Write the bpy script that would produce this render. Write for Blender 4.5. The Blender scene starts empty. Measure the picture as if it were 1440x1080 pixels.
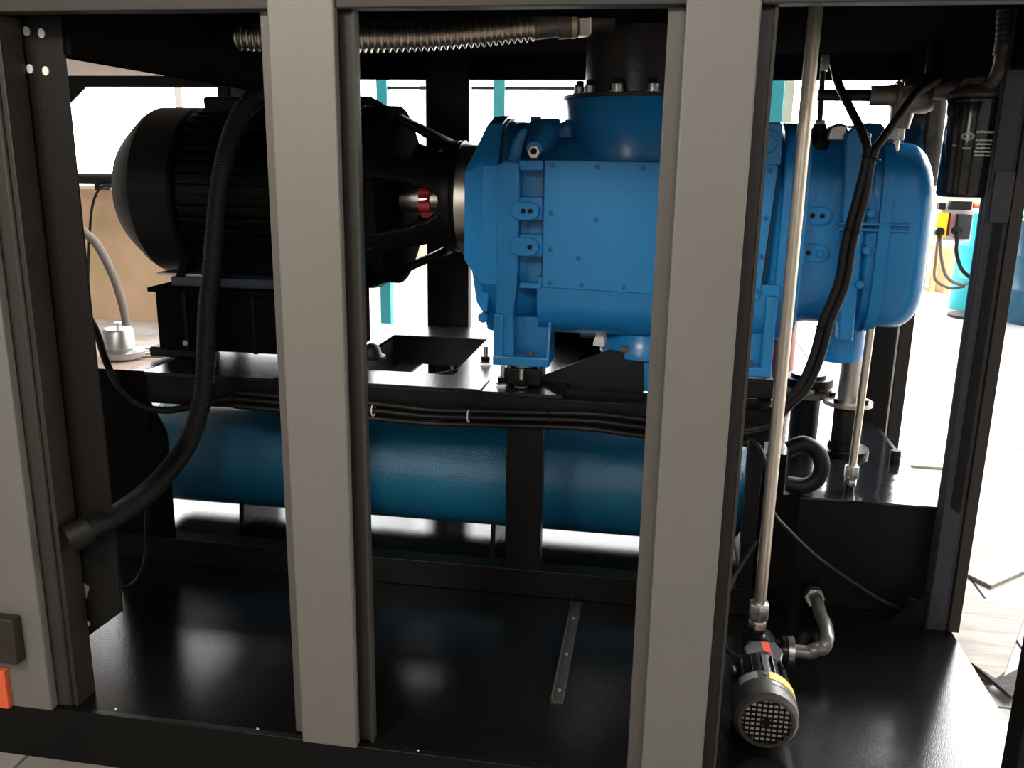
import bpy, bmesh, math, random
import numpy as np
from mathutils import Vector, Matrix
random.seed(4)
S = bpy.context.scene
COL = S.collection
PI = math.pi

# ---------------------------------------------------------------- camera
F = 1248.0; pitch, yaw, roll = .24748, .16101, .01593
cy_, sy_, cp_, sp_ = math.cos(yaw), math.sin(yaw), math.cos(pitch), math.sin(pitch)
fwd = Vector((-sy_*cp_, cy_*cp_, -sp_)); r0 = Vector((cy_, sy_, 0)); u0 = r0.cross(fwd)
rt = r0*math.cos(roll) + u0*math.sin(roll); up = -r0*math.sin(roll) + u0*math.cos(roll)
CAM = Vector((0, -2, 1.72))
cd = bpy.data.cameras.new('camera'); co = bpy.data.objects.new('camera', cd); COL.objects.link(co)
cd.sensor_width = 36; cd.lens = F/1440*36; cd.clip_start = .05; cd.clip_end = 100
M3 = Matrix((rt, up, -fwd)).transposed().to_4x4(); M3.translation = CAM; co.matrix_world = M3
S.camera = co

def P(px, py, x=None, y=None, z=None):
    d = fwd*F + rt*(px-720) - up*(py-540)
    for i, v in enumerate((x, y, z)):
        if v is not None: return CAM + d*((v-CAM[i])/d[i])

# ---------------------------------------------------------------- world, lamps, exposure
S.view_settings.view_transform = 'Standard'; S.view_settings.look = 'None'
S.view_settings.exposure = 0.0; S.view_settings.gamma = 1; S.view_settings.use_curve_mapping = False
w = bpy.data.worlds.new('world'); S.world = w; w.use_nodes = True
w.node_tree.nodes['Background'].inputs[0].default_value = (.85, .92, 1, 1)
w.node_tree.nodes['Background'].inputs[1].default_value = .6

def area(name, loc, target, size, sizey, power, col):
    l = bpy.data.lights.new(name, 'AREA'); l.shape = 'RECTANGLE'; l.size = size; l.size_y = sizey
    l.energy = power; l.color = col
    o = bpy.data.objects.new(name, l); COL.objects.link(o); o.location = loc
    o.rotation_euler = (Vector(target)-Vector(loc)).to_track_quat('-Z', 'Y').to_euler()
    return o
area('front_tube_lamp_left', (-1.7, -2.3, 2.95), (-.6, .4, 1.0), 1.3, .3, 66, (1, .88, .74))
area('front_tube_lamp_right', (.55, -4.0, 3.35), (-.2, .6, 1.0), 1.3, .3, 44, (1, .97, .92))
area('rear_left_fill_lamp', (-5.0, 5.0, 7.3), (-5.0, 5.6, 0), 4, 3, 700, (1, .95, .88))  # unseen lamp added to brighten the peach wall at the rear left

# ---------------------------------------------------------------- materials
MATS = {}
def mat(name, col, rough=.5, metal=0, spec=.5, bump=0, bscale=60, var=0, vscale=4, col2=None, emit=0, trans=0, coat=0, stretch=None):
    if name in MATS: return MATS[name]
    m = bpy.data.materials.new(name); m.use_nodes = True; nt = m.node_tree; b = nt.nodes['Principled BSDF']
    b.inputs['Base Color'].default_value = (*col, 1); b.inputs['Roughness'].default_value = rough
    b.inputs['Metallic'].default_value = metal; b.inputs['Specular IOR Level'].default_value = spec
    if coat: b.inputs['Coat Weight'].default_value = coat; b.inputs['Coat Roughness'].default_value = .12
    tc = nt.nodes.new('ShaderNodeTexCoord')
    src = tc.outputs['Object']
    if stretch:
        mp = nt.nodes.new('ShaderNodeMapping'); mp.inputs['Scale'].default_value = stretch
        nt.links.new(src, mp.inputs[0]); src = mp.outputs[0]
    if var or col2:
        n = nt.nodes.new('ShaderNodeTexNoise'); n.inputs['Scale'].default_value = vscale; n.inputs['Detail'].default_value = 6
        nt.links.new(src, n.inputs['Vector'])
        r = nt.nodes.new('ShaderNodeValToRGB'); nt.links.new(n.outputs[0], r.inputs[0])
        c2 = col2 or tuple(c*(1-var) for c in col)
        r.color_ramp.elements[0].position = .35; r.color_ramp.elements[0].color = (*c2, 1)
        r.color_ramp.elements[1].position = .65; r.color_ramp.elements[1].color = (*col, 1)
        nt.links.new(r.outputs[0], b.inputs['Base Color'])
    if bump:
        n = nt.nodes.new('ShaderNodeTexNoise'); n.inputs['Scale'].default_value = bscale; n.inputs['Detail'].default_value = 3
        nt.links.new(src, n.inputs['Vector'])
        bp = nt.nodes.new('ShaderNodeBump'); bp.inputs['Strength'].default_value = bump; bp.inputs['Distance'].default_value = .01
        nt.links.new(n.outputs[0], bp.inputs['Height']); nt.links.new(bp.outputs[0], b.inputs['Normal'])
    if emit:
        b.inputs['Emission Color'].default_value = (*col, 1); b.inputs['Emission Strength'].default_value = emit
    MATS[name] = m; return m
GREY = mat('grey_powder_coat', (.150, .145, .132), .45, 0, .4, .12, 500, .06, 3)
GREYD = mat('dark_grey_paint', (.033, .030, .026), .55, 0, .25, .1, 400)
BLK = mat('black_paint', (.005, .0048, .0045), .38, 0, .18, .1, 160, .2, 5)
BLKG = mat('black_gloss_plate', (.005, .0052, .0055), .27, 0, .4, .05, 120, .25, 3)
BLKT = mat('black_tray_paint', (.004, .004, .004), .13, 0, .55, .06, 260, .3, 2.5, col2=(.006, .0055, .005))
CAST = mat('black_cast_iron', (.0035, .0035, .0033), .42, 0, .14, .12, 90)
RUB = mat('black_rubber', (.006, .0056, .0052), .5, 0, .25, .1, 200)
BRN = mat('brown_black_steel', (.03, .022, .018), .5, 0, .35, .15, 80, .25, 6)
BLUE = mat('blue_enamel', (.014, .205, .51), .27, 0, .35, .10, 35, .12, 5, coat=.15)
BLUED = mat('blue_enamel_recess', (.02, .20, .47), .35, 0, .5, .2, 30)
TANKB = mat('teal_blue_orange_peel_paint', (.010, .125, .24), .22, 0, .5, .35, 220, .1, 4)
CHR = mat('polished_steel', (.64, .57, .48), .34, 1, .5)
STL = mat('brushed_steel', (.5, .46, .42), .35, 1, .5, .08, 60, stretch=(1, 1, 8))
ZINC = mat('zinc_plated_steel', (.55, .55, .53), .3, 1, .5, .1, 80)
ALU = mat('spun_aluminium', (.42, .42, .42), .33, .9, .5, .05, 60)
BRASS = mat('dull_brass', (.17, .14, .115), .4, .4, .5, .2, 60)
RED = mat('red_polyurethane', (.5, .03, .03), .5)
ORG = mat('orange_red_plastic', (.75, .12, .04), .45)
YEL = mat('yellow_plastic', (.85, .66, .02), .45)
YLAB = mat('yellow_label', (.8, .45, .03), .5)
SLAB = mat('silver_label', (.35, .35, .35), .4, .3)
WHT = mat('white_plastic', (.75, .74, .72), .5)
PRINT = mat('pale_print', (.6, .6, .58), .6)
GPRINT = mat('grey_print', (.09, .09, .09), .6)
CREAM = mat('cream_wall_paint', (.80, .76, .62), .8, 0, .2, .2, 20, .08, 2)
PEACH = mat('stained_peach_plaster', (.78, .52, .36), .8, 0, .2, .3, 12, 0, 2.2, col2=(.64, .48, .28))
CANO = mat('pale_canopy_lining', (.55, .47, .40), .6, 0, .3, .1, 20, .1, 2)
CONC = mat('shop_floor_concrete', (.42, .385, .35), .55, 0, .35, .3, 14, 0, 1.6, col2=(.27, .25, .235))
CONC2 = mat('shop_floor_concrete_dusty', (.36, .335, .315), .55, 0, .35, .3, 14, 0, 2.6, col2=(.23, .215, .205))
PLY = mat('weathered_plywood', (.44, .39, .34), .7, 0, .25, .3, 10, 0, 3, col2=(.29, .25, .215), stretch=(1, 5, 1))
CARD = mat('brown_cardboard', (.60, .36, .18), .8)
TEAL = mat('teal_painted_steel', (.03, .36, .42), .4, 0, .5)
CYAN = mat('cyan_drum_paint', (.02, .52, .62), .35, 0, .5, .1, 20)
NAVY = mat('navy_drum_paint', (.012, .10, .19), .35, 0, .5, .1, 20)
GLOW = mat('daylit_frosted_glass', (.97, .98, 1.0), .4, emit=9)
ROOFM = mat('matte_black_lining', (.006, .0055, .005), .9, 0, 0)
MBLK = mat('matte_black_paint', (.006, .0055, .005), .8, 0, .0)
GREYW = mat('plain_grey_wall', (.22, .21, .20), .8)
DKW = mat('dark_roof_sheet', (.10, .10, .10), .7)
BENCH = mat('dusty_pink_bench', (.42, .32, .27), .75, 0, .2, .3, 15, .3, 6)
HOSEG = mat('grey_rubber_hose', (.14, .12, .105), .8, 0, .2)
HAZE = mat('blue_grey_paint', (.026, .028, .037), .5, 0, .35)

# ---------------------------------------------------------------- mesh helpers
def frame(d):
    d = Vector(d).normalized()
    a = Vector((0, 0, 1)) if abs(d.z) < .9 else Vector((1, 0, 0))
    s = d.cross(a).normalized(); return s, s.cross(d).normalized(), d
class MB:
    def __init__(s): s.bm = bmesh.new()
    def face(s, vs):
        try: return s.bm.faces.new(vs)
        except ValueError: return None
    def box(s, x0, x1, y0, y1, z0, z1):
        v = [s.bm.verts.new((x, y, z)) for x in (x0, x1) for y in (y0, y1) for z in (z0, z1)]
        for f in ((0,1,3,2),(4,6,7,5),(0,4,5,1),(2,3,7,6),(0,2,6,4),(1,5,7,3)): s.face([v[i] for i in f])
        return s
    def prism(s, pts, ax, a, b):
        """polygon in the two other axes, extruded along ax from a to b"""
        def mk(p, t):
            q = [p[0], p[1]]; q.insert(ax, t); return s.bm.verts.new(q)
        A = [mk(p, a) for p in pts]; B = [mk(p, b) for p in pts]; n = len(pts)
        s.face(A[::-1]); s.face(B)
        for i in range(n): s.face((A[i], A[(i+1) % n], B[(i+1) % n], B[i]))
        return s
    def loft(s, rings, cap=True, closed=False):
        R = [[s.bm.verts.new(p) for p in r] for r in rings]; n = len(R[0])
        m = len(R)
        for k in range(m if closed else m-1):
            a, b = R[k], R[(k+1) % m]
            for i in range(n): s.face((a[i], a[(i+1) % n], b[(i+1) % n], b[i]))
        if cap and not closed: s.face(R[0][::-1]); s.face(R[-1])
        return s
    def lathe(s, c, d, prof, n=32, ph=0, cap=True):
        """prof: (along, radius)"""
        c = Vector(c); U, V, D = frame(d)
        return s.loft([[c + D*t + (U*math.cos(2*PI*i/n+ph) + V*math.sin(2*PI*i/n+ph))*max(r, 1e-4) for i in range(n)] for t, r in prof], cap)
    def cyl(s, a, b, r, n=20, r2=None, ph=0):
        a, b = Vector(a), Vector(b); L = (b-a).length
        return s.lathe(a, b-a, [(0, r), (L, r if r2 is None else r2)], n, ph)
    def tube(s, pts, r, n=12, rfun=None, cap=True):
        pts = [Vector(p) for p in pts]; rings = []
        T = []
        for i in range(len(pts)):
            a = pts[max(i-1, 0)]; b = pts[min(i+1, len(pts)-1)]; T.append((b-a).normalized())
        U, V, D = frame(T[0])
        for i, p in enumerate(pts):
            q = (U - T[i]*U.dot(T[i])).normalized(); U = q; V = T[i].cross(U)
            rr = rfun(i) if rfun else r
            rings.append([p + (U*math.cos(2*PI*k/n) + V*math.sin(2*PI*k/n))*rr for k in range(n)])
        return s.loft(rings, cap)
    def sphere(s, c, r, n=12):
        bmesh.ops.create_uvsphere(s.bm, u_segments=n, v_segments=max(6, n//2), radius=r, matrix=Matrix.Translation(c)); return s
    def torus(s, c, d, R, r, n=32, k=10, a0=0, a1=2*PI):
        c = Vector(c); U, V, D = frame(d); full = abs(a1-a0-2*PI) < 1e-6
        N = n if full else n+1; rings = []
        for i in range(N):
            a = a0+(a1-a0)*i/n; e = U*math.cos(a)+V*math.sin(a)
            rings.append([c + e*(R + r*math.cos(2*PI*j/k)) + D*r*math.sin(2*PI*j/k) for j in range(k)])
        return s.loft(rings, True, full)

WL = {}   # world location of every object (only translations are used)
def build(name, mb, m, parent=None, bevel=0, smooth=True, seg=2, solid=0, kind=None, label=None, cat=None, group=None, angle=35):
    bm = mb.bm; bmesh.ops.remove_doubles(bm, verts=bm.verts, dist=1e-5); bmesh.ops.recalc_face_normals(bm, faces=bm.faces)
    xs = [v.co for v in bm.verts]
    o0 = Vector(((min(v.x for v in xs)+max(v.x for v in xs))/2, (min(v.y for v in xs)+max(v.y for v in xs))/2, min(v.z for v in xs)))
    bmesh.ops.translate(bm, verts=bm.verts, vec=-o0)
    if smooth:
        th = math.radians(angle)
        for f in bm.faces: f.smooth = True
        for e in bm.edges:
            if len(e.link_faces) == 2 and e.calc_face_angle(0) > th: e.smooth = False
    me = bpy.data.meshes.new(name); bm.to_mesh(me); bm.free(); me.materials.append(m)
    o = bpy.data.objects.new(name, me); COL.objects.link(o)
    place(o, o0, parent)
    if bevel:
        b = o.modifiers.new('bevel', 'BEVEL'); b.width = bevel; b.segments = seg; b.limit_method = 'ANGLE'; b.angle_limit = math.radians(40)
        b.harden_normals = False
    if solid:
        q = o.modifiers.new('solid', 'SOLIDIFY'); q.thickness = solid; q.offset = 0
    tag(o, label, cat, group, kind)
    return o
def place(o, loc, parent):
    WL[o.name] = Vector(loc)
    if parent:
        o.parent = parent; o.location = Vector(loc) - WL[parent.name]
    else: o.location = loc
def tag(o, label=None, cat=None, group=None, kind=None):
    if label: o['label'] = label
    if cat: o['category'] = cat
    if group: o['group'] = group
    if kind: o['kind'] = kind
def thing(name, label, cat, loc, group=None, kind=None):
    o = bpy.data.objects.new(name, None); COL.objects.link(o); o.empty_display_size = .05
    place(o, Vector(loc), None); tag(o, label, cat, group, kind); return o
def copy_at(src, off, parent=None, label=None):
    """copy of one mesh object moved by off, its children copied with it"""
    c = src.copy(); COL.objects.link(c)
    p = parent or src.parent
    place(c, WL[src.name]+Vector(off), p)
    if label: c['label'] = label
    for ch in list(src.children):
        d = ch.copy(); COL.objects.link(d); place(d, WL[ch.name]+Vector(off), c)
    return c
def path(pts, n=10):
    """Catmull-Rom through the points"""
    pts = [Vector(p) for p in pts]; q = [pts[0]*2-pts[1]] + pts + [pts[-1]*2-pts[-2]]; out = []
    for i in range(1, len(q)-2):
        a, b, c, d = q[i-1:i+3]
        for k in range(n):
            t = k/n
            out.append(.5*((2*b)+(c-a)*t+(2*a-5*b+4*c-d)*t*t+(3*b-a-3*c+d)*t**3))
    out.append(pts[-1]); return out
def resample(pts, step):
    out = [pts[0]]; acc = 0
    for a, b in zip(pts, pts[1:]):
        L = (b-a).length; t = step-acc
        while t <= L:
            out.append(a.lerp(b, t/L)); t += step
        acc = L-(t-step)
    return out
def hexa(c, d, r, h, ph=0): return MB().lathe(c, d, [(0, r*.93), (h*.1, r), (h*.9, r), (h, r*.93)], 6, ph)
def superell(cx, cz, rx, rz, e, n=48):
    out = []
    for i in range(n):
        a = 2*PI*i/n; c, s = math.cos(a), math.sin(a)
        out.append((cx + rx*math.copysign(abs(c)**(2/e), c), cz + rz*math.copysign(abs(s)**(2/e), s)))
    return out
def stadium(cx, cz, hw, r, n=10):
    o = []
    for i in range(n+1):
        a = -PI/2+PI*i/n; o.append((cx+hw+r*math.cos(a), cz+r*math.sin(a)))
    for i in range(n+1):
        a = PI/2+PI*i/n; o.append((cx-hw+r*math.cos(a), cz+r*math.sin(a)))
    return o

TR = .167            # top of the base tray
# ================================================================ the shop hall
fl = build('floor', MB().box(-13, 14, -7, 16, -.2, -.012), CONC, smooth=False, kind='structure')
sl = None
k = 0
for ix in range(7):
    for iy in range(7):
        x0 = -11.2+ix*3.15; y0 = -5.2+iy*3.0
        if sl is None:
            sl = build('slab', MB().box(x0+.006, x0+3.144, y0+.006, y0+2.994, -.012, 0), CONC2, fl, smooth=False)
        else: copy_at(sl, (x0+11.2, y0+5.2, 0), fl)
H = 7.6
build('wall_left', MB().box(-13, -12.8, -7, 16, 0, H), GREYW, smooth=False, kind='structure')
build('wall_right', MB().box(13.8, 14, -7, 16, 0, H), CREAM, smooth=False, kind='structure')
build('wall_front', MB().box(-12.8, 13.8, -7, -6.8, 0, H), GREYW, smooth=False, kind='structure')
build('ceiling', MB().box(-13, 14, -7, 16, H, H+.2), DKW, smooth=False, kind='structure')
YB = 13.0
rl_ = thing('added_roof_glow', None, None, (5, 8, H-.05), kind='structure')  # unseen glowing sheets added under the ceiling to whiten the tray's reflection
for i in range(3):
    for j in range(3):
        build('pane', MB().box(4.9+i*2.7, 7.5+i*2.7, 4.2+j*2.85, 7.0+j*2.85, H-.06, H-.02), mat('added_glow_sheet', (.97, .98, 1.0), .5, emit=22), rl_, smooth=False)
wf = thing('window_7', None, None, (-3.1, -6.8, 1.3), kind='structure')
for j in range(2): build('pane', MB().box(-3.85+j*.78, -3.11+j*.78, -6.79, -6.77, 1.4, 4.4), mat('daylit_front_glass', (1, .95, .87), .4, emit=4), wf, smooth=False)
build('window_frame', MB().box(-3.93, -3.86, -6.8, -6.74, 1.33, 4.47).box(-2.32, -2.25, -6.8, -6.74, 1.33, 4.47).box(-3.93, -2.25, -6.8, -6.74, 4.41, 4.47).box(-3.93, -2.25, -6.8, -6.74, 1.33, 1.39), WHT, wf, smooth=False)
wb = thing('wall_back', None, None, (0, YB, 0), kind='structure')
build('dado', MB().box(-12.8, 13.8, YB, YB+.25, 0, 1.30), CREAM, wb, smooth=False)
build('header', MB().box(-12.8, 13.8, YB, YB+.25, 7.3, H), CREAM, wb, smooth=False)
build('sill', MB().box(-12.8, 13.8, YB-.06, YB, 1.26, 1.32), CREAM, wb, smooth=False)
xe = [-12.8, -8.4, -4.0, .4, 4.8, 9.2, 13.8]
for i in range(6):
    wn = thing('window_%d' % (i+1), None, None, ((xe[i]+xe[i+1])/2, YB+.1, 1.3), kind='structure')
    for j in range(2):
        a = xe[i]+.06+(xe[i+1]-xe[i]-.12)*j/2; b = a+(xe[i+1]-xe[i]-.12)/2
        for kk in range(3):
            build('pane', MB().box(a+.01, b-.01, YB+.10, YB+.12, 1.33+kk*1.98, 1.33+(kk+1)*1.98-.02), GLOW, wn, smooth=False)
    build('window_frame', MB().box(xe[i], xe[i]+.07, YB+.02, YB+.1, 1.3, 7.3).box(xe[i+1]-.07, xe[i+1], YB+.02, YB+.1, 1.3, 7.3)
          .box(xe[i], xe[i+1], YB+.02, YB+.1, 7.22, 7.3), WHT, wn, smooth=False)

# partition wall with peach plaster beyond the left side
pw = thing('partition_wall', 'low stained peach plaster partition wall seen beyond the motor on the left', 'wall', (-7, 6.5, 0))
build('plaster_panel', MB().box(-9.5, -4.4, 6.5, 6.62, 0, 1.36), PEACH, pw, smooth=False)
build('capping', MB().box(-9.5, -4.4, 6.46, 6.66, 1.36, 1.40), CREAM, pw, smooth=False)
pp = thing('wall_pipe', 'thick black horizontal pipe along the top of the peach partition wall', 'pipe', (-6, 6.3, 1.42))
build('pipe_run', MB().cyl((-9.5, 6.35, 1.47), (-4.6, 6.35, 1.47), .055, 16), RUB, pp)
build('pipe_clip', MB().box(-5.62, -5.56, 6.3, 6.5, 1.36, 1.47), RUB, pp)
a = [P(160, 262, y=6.3), P(143, 263, y=6.3), P(131, 285, y=6.3), P(126, 330, y=6.3), P(124, 400, y=6.3), P(127, 440, y=6.2)]
build('wall_cable', MB().tube(path(a), .013, 8), RUB, label='thin black cable hanging down the peach partition wall', cat='cable')
a = [P(98, 318, y=5.2), P(116, 325, y=5.2), P(137, 345, y=5.2), P(158, 385, y=5.2), P(170, 420, y=5.2), P(177, 452, y=5.2), P(180, 500, y=5.2)]
build('suction_hose', MB().tube(path(a), .037, 12), HOSEG, label='thick grey hose arching down in front of the peach partition wall', cat='hose')

# workbench with filter bowl, behind the left compartment
bt = thing('workbench', 'dusty pinkish workbench behind the machine carrying the silver bowl', 'bench', (-3.3, 3.1, 0))
build('bench_top', MB().box(-4.2, -2.60, 2.4, 3.5, .42, .47), BENCH, bt, bevel=.004)
lg = build('leg', MB().box(-4.16, -4.10, 2.79, 2.85, 0, .42), BLK, bt)
for dx, dy in ((1.36, 0), (0, .6), (1.36, .6)): copy_at(lg, (dx, dy, 0))
c = P(170, 492, y=2.98); c.z = .471
bw = thing('filter_bowl', 'silver spun metal filter bowl with small knob on the workbench', 'filter', c)
build('lower_ring', MB().lathe(c+Vector((.02,0,0)), (0,0,1), [(0, .10), (.015, .122), (.05, .125), (.06, .11)], 40), ALU, bw)
build('bowl', MB().lathe(c+Vector((-.005,0,.06)), (0,0,1), [(0, .105), (.01, .092), (.115, .090), (.132, .080), (.137, .02)], 40), ALU, bw)
build('knob', MB().lathe(c+Vector((-.005,0,.195)), (0,0,1), [(0, .009), (.02, .009), (.022, .022), (.034, .022), (.036, .008)], 16), ZINC, bw)
for i, (q, ln, rz) in enumerate((((212, 485), .26, .3), ((222, 478), .22, .6), ((205, 496), .2, .15))):
    p = P(*q, y=3.0+.1*i); p.z = .486+.004*i
    d = Vector((math.cos(rz), math.sin(rz), 0))*ln/2
    build('offcut_rod', MB().cyl(p-d, p+d, .009, 8), ZINC if i else BRASS, label=('brassy', 'upper steel', 'short steel')[i]+' offcut rod lying on the workbench by the silver bowl', cat='rod')

# teal rack behind
tk = thing('steel_rack', 'teal steel rack with tall posts standing behind the machine', 'rack', (-.8, 6, 0))
tp = build('post', MB().box(-2.555, -2.455, 5.95, 6.05, 0, 2.75), TEAL, tk, bevel=.006)
copy_at(tp, (1.06, 0, 0)); copy_at(tp, (3.40, 0, 0))
build('rail', MB().box(-2.5, .9, 5.98, 6.01, 2.31, 2.335), GREYD, tk)
build('infill_post', MB().box(.955, 1.03, 6.0, 6.05, 0, 2.75), CREAM, tk)

# far right: drums, starter panel, plywood
def drum(name, c, r, h, m, label):
    t = thing(name, label, 'drum', c)
    pr = [(0, r*.97), (.02, r)]
    for kk in (1, 2):
        z = h*kk/3; pr += [(z-.035, r), (z-.012, r*1.03), (z+.012, r*1.03), (z+.035, r)]
    pr += [(h-.02, r), (h, r*1.02)]
    build('drum_shell', MB().lathe(c, (0,0,1), pr, 40), m, t, angle=50)
    build('lid', MB().lathe(Vector(c)+Vector((0,0,h)), (0,0,1), [(0, r*.95), (.006, r*.95)], 40), m, t)
    build('bung', MB().lathe(Vector(c)+Vector((r*.5,0,h+.006)), (0,0,1), [(0, .03), (.02, .03)], 12), ZINC, t)
drum('oil_drum', (4.06, 9.8, 0), .42, 1.18, CYAN, 'bright cyan steel drum standing behind the right post')
drum('oil_drum', (4.36, 8.9, 0), .40, 1.15, NAVY, 'dark blue steel drum right of the right post')
c = Vector((3.22, 9.0, 0))
st = thing('starter_panel', 'yellow and grey electrical starter unit hanging below the black filter', 'electrical box', (3.3, 9, .8))
def bxp(x0, y0, x1, y1, Y, d):
    a_ = P(x0, y1, y=Y); b_ = P(x1, y0, y=Y); return (a_.x, b_.x, Y, Y+d, a_.z, b_.z)
build('panel_board', MB().box(*bxp(1318, 283, 1372, 338, 9.1, .03)), WHT, st)
build('yellow_housing', MB().box(*bxp(1316, 299, 1335, 334, 9.0, .1)), YEL, st, bevel=.006)
build('grey_housing', MB().box(*bxp(1344, 302, 1368, 336, 9.0, .1)), HAZE, st, bevel=.006)
build('top_box', MB().box(*bxp(1336, 283, 1368, 295, 8.98, .1)), RUB, st, bevel=.006)
build('small_box', MB().box(*bxp(1320, 285, 1331, 295, 8.98, .1)), RUB, st, bevel=.006)
build('red_strip', MB().box(*bxp(1334, 300, 1338, 332, 8.98, .1)), RED, st)
build('orange_conduit', MB().cyl(P(1369, 289, y=9.03), P(1392, 290, y=9.03), .035, 10), ORG, st)
for q in ((1322, 326), (1347, 325)):
    p = P(*q, y=8.93); build('plug', MB().cyl(p+Vector((0,.08,0)), p, .05, 14).cyl(p, p-Vector((0,0,.12)), .022, 8), RUB, st)
build('post', MB().cyl((3.66, 9.12, 0), (3.66, 9.12, 1.25), .03, 10), GREYD, st)
build('foot', MB().lathe((3.66, 9.12, 0), (0,0,1), [(0, .24), (.03, .24), (.05, .05)], 20), GREYD, st)
build('cable', MB().tube(path([P(1322, 335, y=8.93), P(1324, 365, y=8.93), P(1332, 390, y=8.93), P(1350, 400, y=8.93), P(1364, 398, y=9.0)]), .018, 8), HOSEG, st)
build('cable', MB().tube(path([P(1319, 335, y=8.93), P(1316, 365, y=8.9), P(1315, 392, y=8.9), P(1335, 405, y=8.93), P(1356, 403, y=9.0)]), .016, 8), HOSEG, st)
build('cable', MB().tube(path([P(1346, 335, y=8.93), P(1345, 355, y=8.93), P(1352, 378, y=8.93), P(1366, 392, y=9.0)]), .022, 8), RUB, st)
cb = thing('cardboard_box', 'brown cardboard box on the floor below the starter unit', 'box', (3.9, 11.2, 0))
build('carton', MB().box(3.95, 4.75, 11.2, 11.9, 0, .62), CARD, cb, bevel=.005)
build('tape', MB().box(4.32, 4.38, 11.19, 11.2, 0, .625).box(4.32, 4.38, 11.19, 11.9, .62, .624), CREAM, cb)
cr = thing('wooden_stillage', 'small wooden stillage frame beside the cardboard box', 'stand', (3.6, 11.4, 0))
sp_ = build('leg', MB().box(3.42, 3.48, 11.2, 11.26, 0, .7), CARD, cr)
for d in ((.36, 0, 0), (0, .5, 0), (.36, .5, 0)): copy_at(sp_, d)
rl = build('rail', MB().box(3.42, 3.84, 11.18, 11.2, .22, .28), CARD, cr); copy_at(rl, (0, 0, .38))

def sheet(name, pts, z, m, label, cat):
    pts = [P(*q, z=0) for q in pts]
    build(name, MB().prism([(p.x, p.y) for p in pts], 2, z, z+.014), m, smooth=False, bevel=.002, label=label, cat=cat)
sheet('plywood_sheet', [(1353, 808), (1393, 828), (1475, 792), (1475, 735), (1375, 712), (1330, 740)], .001, PLY, 'pale plywood sheet on the floor with its pointed corner beside the right post', 'sheet')
sheet('plywood_sheet', [(1280, 900), (1395, 963), (1412, 950), (1440, 872), (1440, 862), (1345, 835)], .001, PLY, 'stained plywood sheet on the floor nearest the front corner post', 'sheet')
sheet('floor_mat', [(1362, 940), (1420, 990), (1440, 980), (1440, 945), (1400, 966)], .0152, mat('dark_ribbed_mat', (.07, .065, .06), .8, 0, .2, .6, 40, stretch=(1, 8, 1)), 'grey ribbed mat strip on the floor beside the tray edge', 'mat')
sheet('plywood_sheet', [(1262, 606), (1285, 596), (1345, 612), (1345, 662), (1250, 655)], .001, CREAM, 'small pale sheet on the floor behind the glossy reservoir top', 'sheet')

# ================================================================ enclosure
X0, X1, YR = -2.95, 1.065, 2.15
base = thing('drip_tray', 'glossy black steel tray with front rail under the whole compressor', 'tray', (-.9, 1, 0))
fr = thing('machine_cabinet', 'open black steel cabinet of rails, posts and roof around the compressor', 'cabinet', (-.9, 1.1, TR))
build('tray_floor', MB().box(X0, X1, .02, YR+.1, TR-.012, TR), BLKT, base, smooth=False)
build('front_rail', MB().box(X0, X1, 0, .02, 0, TR+.004), BLK, base, bevel=.002)
build('rear_rail', MB().box(X0, X1, YR+.08, YR+.1, 0, TR-.012), BLK, base, bevel=.002)
for x in (X0, X1-.02): build('side_rail', MB().box(x, x+.02, .02, YR+.08, 0, TR-.012), BLK, base)
RZ = 2.2
def fpart(name, b, m=BLK, bevel=.003, **k): return build(name, MB().box(*b), m, fr, bevel=bevel, **k)
fpart('top_rail', (X0, X1+.02, 0, .05, 2.037, RZ), GREYD, label='dark grey front top rail')
fpart('roof_panel', (-1.505, X1+.02, .05, YR+.05, RZ-.03, RZ), ROOFM)
fpart('roof_panel', (X0, -1.506, .05, YR+.05, RZ-.03, RZ), CANO, label='pale lined roof panel over the left compartment')
fpart('rear_top_rail', (-1.45, X1+.14, YR, YR+.06, 2.072, RZ-.03), MBLK)
fpart('canopy_sheet', (-4.6, -2.3, YR+.1, 3.5, RZ-.01, RZ+.01), CANO, label='pale canopy sheet behind the left compartment')
fpart('rear_top_rail', (X0, -1.55, YR, YR+.06, 2.034, 2.085))
fpart('cross_beam', (-1.54, -1.47, .13, YR+.05, 1.955, RZ-.03), MBLK)
fpart('side_top_rail', (.99, 1.065, .05, YR, 2.0, RZ-.03), MBLK)
fpart('rear_post', (-1.094, -.891, YR-.01, YR+.05, TR, RZ-.03))
fpart('rear_post', (-2.12, -2.062, YR, YR+.05, TR, 2.05))
rp = fpart('rear_post', (.966, 1.064, YR-.02, YR+.05, TR, RZ-.03)); fpart('rear_post_channel', (1.066, 1.078, YR-.02, YR+.03, TR, RZ-.03), STL, label='bare metal channel strip of the rear right post')
fpart('rear_post_flange', (1.08, 1.135, YR-.02, YR+.03, TR, RZ-.03), BRN)
g = MB().prism([(-2.93, 2.034), (-2.795, 2.034), (-2.925, 1.93)], 1, YR-.01, YR); build('gusset', g, BLK, fr)
g = MB().prism([(-2.065, 2.034), (-1.88, 2.034), (-2.065, 1.86)], 1, YR+.01, YR+.02); build('gusset', g, HAZE, fr, label='blue-grey corner gusset')
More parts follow.
